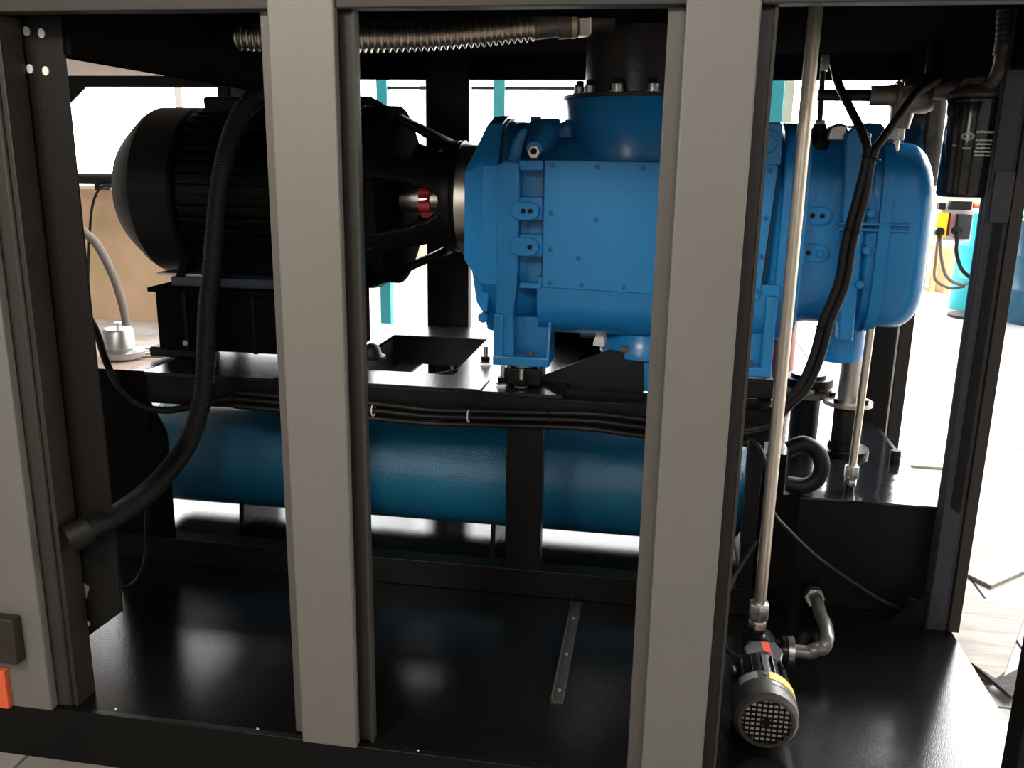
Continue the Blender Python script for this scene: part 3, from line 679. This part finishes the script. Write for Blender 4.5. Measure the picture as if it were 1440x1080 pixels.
# rubber pads under the feet and deck studs
zf = P(700, 512, y=FY).z
for (xa, xb_, lab) in ((f1, None, 'black rubber pad stack under the left foot of the blue block'), (f2, None, 'black rubber pad under the right foot of the blue block')):
    x = WL[xa.name].x; z1 = WL[xa.name].z
    pd = thing('mounting_pad', lab, 'pad', (x, FY+.08, DZ))
    build('pad_block', MB().box(x-.06, x+.07, FY-.0, FY+.15, DZ+.002, z1-.012), RUB, pd, bevel=.006)
    build('top_washer', MB().lathe((x+.0, FY+.06, z1-.012), (0,0,1), [(0, .05), (.012, .05)], 24), ZINC, pd)
def stud(q, Y, label, zb=DZ):
    p = P(*q, y=Y); p.z = zb+.006
    t = thing('deck_stud', label, 'bolt', p)
    build('washer', MB().lathe(p, (0,0,1), [(0, .024), (.005, .024)], 20), ZINC, t)
    build('nut', hexa(p+Vector((0,0,.005)), (0,0,1), .019, .02), BLK, t)
    build('rod', MB().cyl(p+Vector((0,0,.025)), p+Vector((0,0,.065)), .009, 12), ZINC, t)
stud((683, 504), 1.35, 'threaded stud with black nut on the deck left of the blue foot')
stud((707, 530), 1.03, 'small threaded stud on the deck directly below the blue foot')
stud((733, 535), 1.0, 'threaded stud at the deck edge right below the blue foot bolt')

# intake pipe above the neck
ip = thing('intake_pipe', 'wide black vertical intake pipe rising from the blue neck', 'pipe', (ic.x, ic.y, 1.935))
build('pipe_shell', MB().lathe((ic.x, ic.y, 1.945), (0,0,1), [(0, .215), (.225, .215)], 64), BRN if False else mat('satin_brown_black', (.03, .025, .022), .3, 0, .5, .1, 60), ip)
build('flange', MB().lathe((ic.x, ic.y, 1.936), (0,0,1), [(0, ir+.008), (.01, ir+.008), (.012, ir)], 72), BRN, ip)
for dg in (205, 222, 250, 278, 306, 334, 170):
    a = math.radians(dg); p = Vector((ic.x+.248*math.cos(a), ic.y+.248*math.sin(a), 1.947))
    bt_ = build('flange_bolt', MB().lathe(p, (0,0,1), [(0, .026), (.006, .026), (.006, .02), (.028, .02)], 18), ZINC, ip)
    build('bolt_head', hexa(p+Vector((0,0,.028)), (0,0,1), .015, .02), BLK, bt_)

# ================================================================ top hoses
hp = [P(285, 42, y=.95), P(330, 50, y=.95), P(380, 52, y=.95), P(440, 55, y=.95), P(505, 53, y=.95), P(560, 52, y=.97), P(610, 50, y=1.0), P(660, 46, y=1.02), P(700, 42, y=1.05), P(756, 36, y=1.08)]
pp_ = resample(path(hp, 20), .0034)
th = thing('corrugated_hose', 'corrugated stainless steel hose running across the top of the machine', 'hose', hp[4])
hi = next(i for i, p in enumerate(pp_) if p.x > P(335, 52, y=.95).x)
build('corrugated_wall', MB().tube(pp_[hi:], .04, 20, lambda i: .0415+.0075*math.sin(i*2*PI/6.0+.4)), CHR, th, angle=180)
build('sleeve', MB().tube(pp_[:hi:8]+[pp_[hi]], .04, 20), RUB, th)
e0 = hp[-1]; dr = (hp[-1]-hp[-2]).normalized()
build('end_collar', MB().lathe(e0-dr*.02, dr, [(0, .043), (.085, .043), (.085, .05), (.15, .05), (.15, .046)], 28), BRASS, th)
build('union_nut', hexa(e0+dr*.13, dr, .056, .04), STL, th)
build('clamp_band', MB().lathe(e0+dr*.108, dr, [(0, .0525), (.014, .0525)], 28), mat('pale_band', (.7, .6, .4), .35, .5), th)
build('stub', MB().lathe(e0+dr*.16, dr, [(0, .04), (.09, .04)], 24), BRN, th)
build('steel_rod', MB().cyl(P(600, 12, y=1.2), P(860, 21, y=1.2), .012, 10), RED if False else mat('dull_red_paint', (.14, .05, .04), .4), label='dull red rod above the corrugated hose', cat='rod')

# big black cable hose on the left
hb = [P(398, 112, y=1.0), P(372, 128, y=1.0), P(345, 152, y=1.0), P(326, 190, y=1.0), P(312, 245, y=1.0), P(304, 310, y=.98), P(298, 380, y=.95), P(292, 440, y=.9), P(290, 500, y=.86), P(285, 560, y=.82), P(268, 615, y=.76), P(240, 658, y=.62), P(205, 695, y=.42), P(165, 725, y=.2), P(135, 741, y=.085), P(116, 750, y=.06)]
pb = resample(path(hb, 16), .0035)
bh_ = thing('cable_conduit', 'thick black ribbed conduit hanging in front of the motor down to the left column', 'hose', hb[9])
build('ribbed_sheath', MB().tube(pb, .036, 18, lambda i: .0335+.0024*math.sin(i*2*PI/3.0+.5)), RUB, bh_, angle=180)
build('end_gland', MB().lathe(hb[-1]-(hb[-1]-hb[-2])*.6, (hb[-1]-hb[-2]), [(0, .042), (.06, .042), (.062, .03)], 24), RUB, bh_)
tb_ = [P(106, 420, y=.4), P(120, 440, y=.55), P(136, 468, y=.7), P(148, 505, y=.85), P(165, 540, y=.88), P(195, 568, y=.90), P(230, 577, y=.90), P(268, 572, y=.91), P(330, 560, y=.92)]
build('tubing', MB().tube(path(tb_), .013, 12), RUB, label='black air tube curving down beside the left column to the skid', cat='tube')
lc = [P(205, 700, y=.7), P(205, 750, y=.6), P(203, 790, y=.5), P(188, 820, y=.4), P(160, 828, y=.25), P(120, 818, y=.15)]
build('loop_cable', MB().tube(path(lc), .006, 8), RUB, label='thin black cable looping under the conduit towards the left column foot', cat='cable')

# cables clipped under the deck front
tie_pts = []
for i, (dy, lab) in enumerate(((0, 'upper'), (9, 'middle'), (19, 'lower'))):
    q = [P(330, 552+dy, y=.93-.012*i), P(420, 560+dy, y=.92), P(520, 567+dy*1.1, y=.92), P(600, 576+dy, y=.91), P(660, 578+dy, y=.92), P(740, 580+dy, y=.92), P(830, 582+dy*1.1, y=.915), P(905, 590+dy*1.2, y=.92), P(1000, 604+dy*.6, y=.93), P(1050, 608+dy*.2, y=.92)]
    build('signal_cable', MB().tube(path(q), .0095, 10), RUB, label='%s of the three black cables tied along the skid front' % lab, cat='cable', group='cables along the skid front')
for i, q in enumerate(((525, 577), (659, 585), (772, 588))):
    p = P(*q, y=.915)
    build('cable_tie', MB().torus(p, (1,0,.02), .022, .0022, 20, 6), (WHT, WHT, RUB)[i], label=('white cable tie on the skid cables beside the left grey post', 'white cable tie on the skid cables below the deck corner', 'black cable tie on the skid cables right of the skid post')[i], cat='cable tie')

# cable pair climbing on the right
def P3(q, y): return P(*q, y=y)
cbl = []
for i, o in enumerate((-6, 5)):
    q = [P3((1045, 606+i*4), .88), P3((1080, 598+i*3), .86), P3((1104+o, 572), .85), P3((1130+o, 545), .84), P3((1150+o, 500), .84), P3((1163+o, 452), .84), P3((1184+o, 400), .84), P3((1193+o, 350), .84), P3((1199+o, 322), .84), P3((1212+o, 275), .84), P3((1224+o*.8, 218), .84)]
    q += [P3((1214, 190), .86), P3((1197, 155), .9), P3((1180, 120), .95), P3((1172, 90), 1.0)] if i == 0 else [P3((1245, 190), .86), P3((1268, 158), .88), P3((1290, 130), .92), P3((1318, 112), .98)]
    build('riser_cable', MB().tube(path(q), .0125, 12), RUB, label=('black cable climbing past the blue block and forking to the upper left', 'black cable climbing past the blue block and forking right to the filter head')[i], cat='cable', group='cables climbing past the blue block')
for i, q in enumerate(((1225, 222), (1200, 325), (1160, 462))):
    p = P(*q, y=.84); build('cable_tie', MB().torus(p, (.25, 0, 1), .026, .0025, 20, 6), RUB, label='black cable tie on the climbing cables, ' + ('topmost below the fork', 'middle one', 'lowest one')[i], cat='cable tie')

# ================================================================ steel riser pipes
rp1 = thing('riser_pipe', 'long polished steel pipe rising from the pump to the roof', 'pipe', (.373, .6, .42))
a_ = P(1069, 842, y=.6); b2 = P(1152, -40, y=.6)
xp = (a_.x+b2.x)/2
build('pipe_tube', MB().cyl((a_.x, .6, a_.z-.02), (b2.x, .6, 2.165), .0185, 40), CHR, rp1)
nz = P(1068, 862, y=.6).z
build('pipe_nut', hexa((xp-.003, .6, nz-.018), (0,0,1), .033, .055), ZINC, rp1, bevel=.002)
build('lower_nut', hexa((xp-.003, .6, nz-.05), (0,0,1), .030, .03, .3), ZINC, rp1, bevel=.002)
build('adapter', MB().lathe((xp-.003, .6, nz-.11), (0,0,1), [(0, .016), (.02, .016), (.022, .03), (.04, .03), (.045, .024), (.062, .026)], 24), BLKG, rp1)
rp2 = thing('riser_pipe', 'shorter polished steel pipe from the reservoir top to the valve', 'pipe', (.73, 1.16, .59))
build('pipe_tube', MB().cyl((.722, 1.16, .66), (.74, 1.16, 1.83), .0135, 36), CHR, rp2)
build('pipe_nut', hexa((.721, 1.16, .632), (0,0,1), .026, .05), ZINC, rp2, bevel=.002)
build('lower_nut', hexa((.721, 1.16, .606), (0,0,1), .023, .026, .3), ZINC, rp2, bevel=.002)
build('stub', MB().lathe((.721, 1.16, .587), (0,0,1), [(0, .016), (.03, .016)], 16), BLKG, rp2)
build('top_nut', hexa((.74, 1.16, 1.80), (0,0,1), .025, .05), ZINC, rp2, bevel=.002)
build('orange_sleeve', MB().lathe((.741, 1.16, 1.85), (0,0,1), [(0, .022), (.04, .022)], 16), BRASS, rp2)

# valve assembly at top
vx = P(1270, 140, y=1.16)
vv = thing('check_valve', 'dull brassy valve body joined to the black pipe and filter head', 'valve', (vx.x, 1.16, vx.z-.05))
build('valve_body', MB().lathe((vx.x-.03, 1.16, vx.z), (1,0,0), [(0, .034), (.03, .044), (.10, .044), (.12, .034)], 24), BRASS, vv)
build('valve_leg', MB().lathe((vx.x+.0, 1.16, vx.z-.09), (0,0,1), [(0, .028), (.04, .036), (.09, .04), (.13, .03)], 24), BRASS, vv)
build('sleeve', MB().lathe((vx.x-.105, 1.16, vx.z+.012), (1,0,0), [(0, .03), (.06, .032), (.08, .034)], 24), BRASS, vv)
build('collar', MB().torus((vx.x-.02, 1.16, vx.z+.01), (1,0,0), .04, .008, 24, 8), BRASS, vv)
a_ = P(1150, 131, y=1.16)
build('link_pipe', MB().cyl((a_.x, 1.16, vx.z+.012), (vx.x-.09, 1.16, vx.z+.012), .018, 16), RUB, label='black horizontal pipe feeding the brassy valve from the left', cat='pipe')
q0, q1 = P(1158, 85, y=1.2), P(1152, 185, y=1.2)
vf = thing('vent_tube', 'thin dark vertical tube with silver fittings above the blue block', 'tube', q1)
build('tube_wall', MB().cyl(q0, q1, .009, 12), RUB, vf)
build('upper_fitting', hexa(P(1159, 100, y=1.2), (0,0,1), .014, .05), ZINC, vf)
build('lower_fitting', hexa(P(1152, 182, y=1.2), (0,0,1), .018, .03), ZINC, vf)

# oil filter
fc = Vector((P(1357, 200, y=1.0).x, 1.06, 1.64)); fc.x = (P(1322, 230, y=1.06).x+P(1396, 230, y=1.06).x)/2
fz0, fz1 = P(1350, 277, y=1.06).z, P(1355, 142, y=1.06).z; fR = (P(1396, 230, y=1.06).x-P(1322, 230, y=1.06).x)/2
of = thing('oil_filter', 'glossy black spin-on oil filter with cast head hanging beside the right post', 'filter', (fc.x, fc.y, fz0))
build('canister', MB().lathe((fc.x, fc.y, fz0), (0,0,1), [(0, fR*.85), (.004, fR*.95), (.014, fR), (fz1-fz0-.012, fR), (fz1-fz0-.004, fR*.985)], 64), mat('black_gloss_canister', (.012, .011, .01), .12, 0, .5), of, angle=50)
build('rim', MB().lathe((fc.x, fc.y, fz1-.006), (0,0,1), [(0, fR*1.02), (.008, fR*1.03), (.012, fR*.98)], 64), BLKG, of)
def on_can(ang, z, wd, h, name='print_line', m=PRINT):
    a0_ = math.radians(ang); dn = wd/fR; rings = []
    for i in range(7):
        a = a0_+dn*(i/6-.5)
        rings.append([Vector((fc.x+(fR+e_)*math.cos(a), fc.y+(fR+e_)*math.sin(a), z+zz)) for e_, zz in ((.0002, -h/2), (.0008, -h/2), (.0008, h/2), (.0002, h/2))])
    return build(name, MB().loft(rings), m, of)
Hh = fz1-fz0; rnd = random.Random(7)
def text_row(ang, z, total, hgt):
    x = 0
    m = MB()
    a0_ = math.radians(ang)-total/fR/2
    while x < total:
        wd = rnd.uniform(.0018, .0042)
        s_, e_ = a0_+x/fR, a0_+(x+wd)/fR; hh = hgt*rnd.uniform(.6, 1)
        m.loft([[Vector((fc.x+(fR+r_)*math.cos(a), fc.y+(fR+r_)*math.sin(a), z+zz)) for r_, zz in ((.0002, 0), (.0008, 0), (.0008, hh), (.0002, hh))] for a in (s_, (s_+e_)/2, e_)])
        x += wd+rnd.uniform(.0008, .0018)
    build('print_line', m, PRINT, of)
text_row(286, fz0+Hh*.665, .056, .008)
for k_, z in enumerate((.585, .545, .505, .468, .43)): text_row(286, fz0+Hh*z, .056-.004*(k_ % 3), .0055)
# emblem: oval ring with three linked arcs, on the left of the lettering
def emb_pt(u, v, e_): a = math.radians(249)+u/fR; return Vector((fc.x+(fR+e_)*math.cos(a), fc.y+(fR+e_)*math.sin(a), fz0+Hh*.63+v))
def ringp(cu, cv, ru, rv, wd):
    m = MB(); rg_ = []
    for i in range(28):
        t = 2*PI*i/28; rg_.append([emb_pt(cu+(ru+s1)*math.cos(t), cv+(rv+s1)*math.sin(t), e_) for s1, e_ in ((0, .0002), (0, .0008), (wd, .0008), (wd, .0002))])
    return m.loft(rg_, True, True)
build('emblem', ringp(0, 0, .016, .0095, .0022), PRINT, of)
for cu in (-.008, 0, .008): build('emblem', ringp(cu, 0, .0035, .0045, .0015), PRINT, of)
text_row(249, fz0+Hh*.50, .022, .007)
text_row(222, fz0+Hh*.53, .012, .005)
hd = of
build('head_plate', MB().lathe((fc.x, fc.y, fz1+.006), (0,0,1), [(0, fR*.9), (.012, fR*1.0), (.02, fR*.96), (.04, fR*.6), (.06, fR*.55)], 40), mat('dark_cast_grey', (.06, .05, .045), .45, .3, .5, .3, 60), hd)
build('head_bar', MB().lathe((vx.x+.07, 1.10, fz1+.035), (1,0,0), [(0, .028), (.04, .03), (.05, .036), (.24, .036), (.25, .025)], 24), MATS['dark_cast_grey'], hd)
build('head_port', MB().torus((fc.x-.03, 1.04, fz1+.04), (0,-1,0), .02, .006, 20, 8), MATS['dark_cast_grey'], hd)
build('head_cap', MB().cyl((fc.x-.03, 1.07, fz1+.04), (fc.x-.03, 1.035, fz1+.04), .017, 16), BLK, hd)
eb = thing('elbow_pipe', 'dark bent pipe dropping from the roof to the filter head', 'pipe', (fc.x+.07, 1.06, fz1+.04))
q = [P(1416, -6, y=1.0), P(1415, 30, y=1.0), P(1412, 70, y=1.0), P(1406, 100, y=1.0), P(1392, 120, y=1.02), P(1370, 128, y=1.04), P(1350, 130, y=1.05)]
build('bend', MB().tube(path(q), .024, 16), MATS['dark_cast_grey'], eb)
build('braided_section', MB().tube(resample(path(q[:3]), .004), .027, 20, lambda i: .026+.001*math.sin(i*PI/2)), BRN, eb, angle=180)
build('ferrule', MB().lathe(q[2]+Vector((0,0,-.015)), (.05,0,1), [(0, .029), (.03, .029)], 20), MATS['dark_cast_grey'], eb)

# second dark canister / separator left of the filter, behind
sc_ = P(1297, 190, y=1.75)
cn2 = thing('separator_canister', 'tall glossy black canister behind and left of the oil filter', 'canister', (sc_.x, 1.75, 1.2))
build('canister', MB().lathe((sc_.x, 1.75, P(1300, 262, y=1.75).z), (0,0,1), [(0, .075), (.01, .085), (.40, .085), (.41, .08)], 48), MATS['black_gloss_canister'], cn2, angle=50)
build('hanger', MB().cyl((sc_.x, 1.75, P(1300, 262, y=1.75).z+.40), (sc_.x, 1.75, RZ-.03), .02, 12), BLK, cn2)

# ================================================================ reservoir box on the right
BZ = .587
rs = thing('oil_reservoir', 'black steel reservoir box with mirror-glossy top at the right', 'box', (.77, 1.6, TR))
build('box_body', MB().box(.47, 1.02, 1.075, 2.08, TR, BZ-.008), BLK, rs, bevel=.003)
tpz = MB().prism([(.50, 1.055), (1.0, 1.055), (1.0, 1.70), (.995, 2.10), (.50, 2.10)], 2, BZ-.008, BZ)
build('top_plate', tpz, mat('black_mirror_plate', (.008, .009, .011), .10, 0, .6, .1, 14), rs, bevel=.001)
p = P(1258, 650, z=BZ); cp1 = build('filler_cap', MB().lathe(p, (0,0,1), [(0, .02), (.045, .02), (.05, .017)], 20), RUB, rs)
p = P(1148, 838, y=1.07); build('side_port', MB().lathe(Vector((p.x, 1.075, p.z)), (0,-1,0), [(0, .035), (.01, .035)], 20), BLK, rs)
p = P(1277, 843, y=1.07); build('drain_knob', MB().lathe(Vector((p.x, 1.075, p.z)), (0,-1,0), [(0, .012), (.03, .012), (.03, .022), (.05, .022)], 16), RUB, rs)

build('end_panel', MB().box(.385, .478, 1.056, 1.066, TR, .735), MBLK, rs)
build('side_panel', MB().box(.385, .535, 1.045, 1.055, TR, .592), MBLK, rs)
# flange valve ring, steel outlet pipe, U hose
ov = thing('outlet_pipe', 'wide dull steel outlet pipe dropping from the blue housing to the reservoir', 'pipe', (.72, 1.6, BZ))
ox, oy = P(1193, 560, y=1.62).x, 1.62
build('pipe_tube', MB().lathe((ox, oy, BZ+.13), (0,0,1), [(0, .042), (.36, .042)], 32), STL, ov)
build('rubber_sleeve', MB().lathe((ox, oy, BZ+.04), (0,0,1), [(0, .05), (.16, .05), (.17, .044)], 32), RUB, ov)
build('base_flange', MB().lathe((ox, oy, BZ), (0,0,1), [(0, .10), (.02, .10), (.02, .06), (.045, .055)], 32), BLK, ov)
fv = thing('flanged_valve', 'black flanged valve with bolted ring standing behind the thin riser pipe', 'valve', (.5, 1.75, BZ))
vx2, vy2 = P(1134, 555, y=1.75).x, 1.75; vz2 = P(1143, 548, y=1.75).z
build('valve_barrel', MB().lathe((vx2, vy2, BZ), (0,0,1), [(0, .058), (vz2-BZ-.02, .058)], 32), BLK, fv)
build('lower_flange', MB().lathe((vx2, vy2, vz2-.02), (0,0,1), [(0, .105), (.018, .105)], 36), BRASS, fv)
build('upper_flange', MB().lathe((vx2, vy2, vz2+.02), (0,0,1), [(0, .10), (.035, .10), (.035, .07), (.05, .07)], 36), BLK, fv)
build('bonnet', MB().lathe((vx2, vy2, vz2), (0,0,1), [(0, .06), (.02, .06)], 24), BLK, fv)
for k_ in range(6):
    a = PI/6+k_*PI/3; build('flange_bolt', hexa(Vector((vx2+.086*math.cos(a), vy2+.086*math.sin(a), vz2-.002)), (0,0,1), .017, .022), ZINC, fv)
fv2 = thing('coupling_flange', 'steel flange ring around the outlet pipe beside the flanged valve', 'flange', (ox, oy, vz2))
build('ring', MB().lathe((ox, oy, vz2-.02), (0,0,1), [(0, .045), (0, .095), (.016, .095), (.016, .045)], 36), STL, fv2)
for k_ in range(4):
    a = PI/4+k_*PI/2; build('flange_bolt', hexa(Vector((ox+.075*math.cos(a), oy+.075*math.sin(a), vz2-.004)), (0,0,1), .014, .018), BLK, fv2)
q = [P(1108, 632, y=1.09), P(1130, 624, y=1.09), P(1149, 635, y=1.09), P(1156, 655, y=1.09), P(1149, 674, y=1.09), P(1132, 683, y=1.09), P(1106, 680, y=1.09)]
q = [Vector((p.x, p.y, max(p.z, BZ+.03))) for p in q]
build('return_hose', MB().tube(path(q), .028, 16), RUB, label='fat black U-shaped hose lying on the glossy reservoir top', cat='hose')
rcl = thing('red_cylinder', 'dull red cylinder behind the blue right foot', 'cylinder', (.55, 2.0, .8))
pc0 = P(1084, 530, y=2.3); 
build('cylinder_shell', MB().lathe((P(1084, 520, y=2.6).x, 2.6, 0), (0,0,1), [(0, .10), (.01, .11), (1.07, .11), (1.13, .08), (1.16, .04)], 32), mat('red_brown_paint', (.18, .022, .015), .4), rcl)
build('cylinder_neck', MB().lathe((P(1084, 520, y=2.6).x, 2.6, 1.16), (0,0,1), [(0, .035), (.06, .035)], 16), BRASS, rcl)

# braided end left of cables near right post
p = P(1040, 622, y=.9)
be = thing('braided_fitting', 'silver braided hose end peeking out right of the right grey post', 'fitting', p)
pts_ = resample([p-Vector((.10,0,0)), p+Vector((.012,0,0))], .0025)
build('braid', MB().tube(pts_, .012, 16, lambda i: .0125+.0018*math.sin(i*PI/1.5)), CHR, be, angle=180)
build('ferrule', MB().lathe(p+Vector((.012,0,0)), (1,0,0), [(0, .014), (.012, .014)], 16), BLK, be)

# long cables over the reservoir front
q = [P(1050, 612, y=.9), P(1068, 630, y=.86), P(1078, 660, y=.82), P(1084, 715, y=.8), P(1110, 748, y=.84), P(1150, 785, y=.9), P(1200, 820, y=.97), P(1245, 848, y=1.02), P(1281, 860, y=1.05)]
build('drain_cable', MB().tube(path(q), .0085, 10), RUB, label='black cable drooping across the reservoir front down to the drain knob', cat='cable')
q = [P(1064, 760, y=.85), P(1045, 790, y=.8), P(1026, 825, y=.72), P(1017, 870, y=.6), P(1018, 905, y=.5), P(1032, 922, y=.44), P(1048, 926, y=.42)]
build('pump_cable', MB().tube(path(q), .008, 10), HOSEG if False else RUB, label='black power cable curving down behind the right grey post into the pump', cat='cable')

# ================================================================ pump and its motor
pm = thing('gear_pump', 'small black gear pump with red label standing on the tray', 'pump', (.37, .55, TR))
ax = Vector((0, -1, .0))
pz = TR+.028; pxc = .380
build('pump_body', MB().lathe((pxc, .66, TR+.072), (0,-1,0), [(0, .035), (.01, .052), (.09, .055), (.10, .048), (.17, .045), (.175, .06), (.20, .06)], 28), BLKG, pm)
build('pump_head', MB().box(pxc-.045, pxc+.045, .54, .64, pz+.01, pz+.085), BLKG, pm, bevel=.01, seg=3)
ph_ = build('terminal_cover', MB().prism([(pxc-.055, .46), (pxc+.045, .455), (pxc+.055, .50), (pxc+.04, .555), (pxc-.04, .555), (pxc-.06, .51)], 2, pz+.085, pz+.098), mat('dark_silver_plate', (.13, .13, .13), .35, .6), pm, bevel=.004)
build('red_label', MB().prism([(pxc+.0, .458), (pxc+.024, .462), (pxc+.016, .55), (pxc-.006, .55)], 2, pz+.098, pz+.0995), mat('red_label', (.8, .06, .03), .5), ph_)
build('terminal_box', MB().box(pxc-.05, pxc+.04, .40, .55, pz+.04, pz+.085), BLKG, pm, bevel=.008)
build('inlet_flange', MB().lathe((pxc+.045, .60, pz+.05), (1,0,0), [(0, .032), (.02, .032), (.02, .045), (.035, .045)], 28), BLKG, pm)
build('steel_flange', MB().lathe((pxc+.083, .60, pz+.05), (1,0,0), [(0, .044), (.018, .046), (.02, .04)], 28), STL, pm)
build('foot', MB().box(pxc-.06, pxc+.06, .47, .60, TR+.002, TR+.02), BLK, pm, bevel=.003)
build('foot_web', MB().box(pxc-.02, pxc+.02, .48, .59, TR+.02, pz), BLK, pm)
pmo = thing('pump_motor', 'small black fan-cooled motor with yellow label in front of the pump', 'motor', (.36, .3, TR))
fc2 = Vector((.355, .18, TR+.094)); fr_ = .088
build('motor_barrel', MB().lathe((fc2.x, .43, fc2.z), (0,-1,0), [(0, .055), (.01, .07), (.12, .072)], 36), BLKG, pmo)
for k_ in range(16):
    a = 2*PI*k_/16; U = Vector((math.cos(a), 0, math.sin(a))); Vv = Vector((-math.sin(a), 0, math.cos(a))); o_ = Vector((fc2.x, .305, fc2.z))
    build('fin', MB().loft([[o_+Vector((0,dy,0))+U*r_+Vv*t for r_, t in ((.068, -.002), (.082, -.0012), (.082, .0012), (.068, .002))] for dy in (0, .10)]), BLKG, pmo, smooth=False)
cw = build('fan_cowl', MB().lathe((fc2.x, .30, fc2.z), (0,-1,0), [(0, fr_*.93), (.004, fr_), (.085, fr_), (.108, fr_*.97), (.120, fr_*.86), (.121, fr_*.76), (.117, fr_*.74), (.100, fr_*.74)], 56), mat('dark_cowl_plastic', (.035, .031, .027), .4, 0, .5, .1, 100), pmo, angle=30)
gy = .30-.120
build('grille_back', MB().lathe((fc2.x, gy+.012, fc2.z), (0,1,0), [(0, fr_*.74), (.004, fr_*.74)], 40), mat('pale_fan_disc', (.75, .68, .6), .6), cw, label='pale fan disc behind the grille')
gr = MB()
gR = fr_*.745
for k_ in range(-4, 5):
    o_ = k_*.0145; h_ = math.sqrt(max(0, gR**2-o_**2))
    gr.box(fc2.x+o_-.0022, fc2.x+o_+.0022, gy-.001, gy+.004, fc2.z-h_, fc2.z+h_)
    gr.box(fc2.x-h_, fc2.x+h_, gy-.001, gy+.004, fc2.z+o_-.0022, fc2.z+o_+.0022)
gr.lathe((fc2.x, gy-.002, fc2.z), (0,1,0), [(0, .011), (.006, .011)], 16)
build('grille', gr, BLK, cw, smooth=False)
def band(name, a0_, a1_, y0, y1, m, par, r=fr_+.0006):
    rg_ = []
    for i in range(13):
        a = math.radians(a0_+(a1_-a0_)*i/12); U = Vector((math.cos(a), 0, math.sin(a))); o_ = Vector((fc2.x, 0, fc2.z))
        rg_.append([o_+U*r+Vector((0,y0,0)), o_+U*(r+.0008)+Vector((0,y0,0)), o_+U*(r+.0008)+Vector((0,y1,0)), o_+U*r+Vector((0,y1,0))])
    return build(name, MB().loft(rg_), m, par)
yl = band('yellow_label', 20, 84, .255, .29, YLAB, cw)
band('silver_label', 104, 140, .258, .29, SLAB, cw)
band('grey_band', 8, 82, .232, .250, mat('grey_sheen_band', (.12, .12, .13), .35), cw)
build('cowl_screw', MB().lathe((fc2.x, .275, fc2.z+fr_), (0,0,1), [(0, .006), (.004, .005)], 12), BRASS, cw)
build('motor_foot', MB().box(fc2.x-.07, fc2.x+.07, .32, .42, TR+.002, TR+.012).box(fc2.x-.05, fc2.x+.05, .34, .40, TR+.012, TR+.03), BLK, pmo, bevel=.003)
build('gland', MB().lathe(P(1052, 926, y=.42), (1,0,-.2), [(0, .012), (.02, .012), (.022, .016), (.04, .016)], 14), RUB, pmo)

bp_ = thing('suction_pipe', 'bent grey metal pipe linking the pump to the reservoir side', 'pipe', (.56, .62, pz))
q = [Vector((pxc+.10, .60, pz+.05)), Vector((pxc+.15, .60, pz+.05)), P(1145, 914, y=.60), P(1157, 911, y=.61), P(1163, 898, y=.63), P(1161, 880, y=.70), P(1153, 862, y=.80), P(1149, 845, y=.92), P(1145, 838, y=1.0)]
build('bend', MB().tube(path(q), .0215, 18), mat('grey_galvanised', (.20, .19, .18), .35, .6), bp_)
dr_ = (q[-1]-q[-3]).normalized()
build('union_nut', hexa(q[-1]-dr_*.03, dr_, .036, .035), ZINC, bp_)
build('end_nut', MB().lathe(q[-1]+dr_*.005, dr_, [(0, .034), (.015, .038), (.05, .038)], 20), BLKG, bp_)

# angle bar on the tray, with its screws
ab = thing('angle_bar', 'thin dark angle bar fixed on the tray floor between the grey posts', 'bar', (-.225, .6, TR))
build('bar', MB().box(-.243, -.207, .299, .93, TR, TR+.006).box(-.243, -.239, .299, .93, TR, TR+.022), mat('worn_grey_steel', (.045, .043, .038), .4, .2), ab, bevel=.001)
for y_ in (.36, .565, .80):
    build('screw', MB().lathe((-.226, y_, TR+.006), (0,0,1), [(0, .007), (.004, .006), (.006, .003)], 12), ZINC, ab)
for i, q in enumerate(((588, 1057), (362, 1026), (163, 998))):
    p = P(*q, z=TR)
    build('tray_bolt', MB().lathe(p, (0,0,1), [(0, .005), (.004, .004), (.006, .002)], 12), ZINC, label=('small shiny bolt head on the tray edge right of the left grey post', 'small bolt head on the tray edge left of the left grey post', 'small bolt head on the tray edge near the left column')[i], cat='bolt')
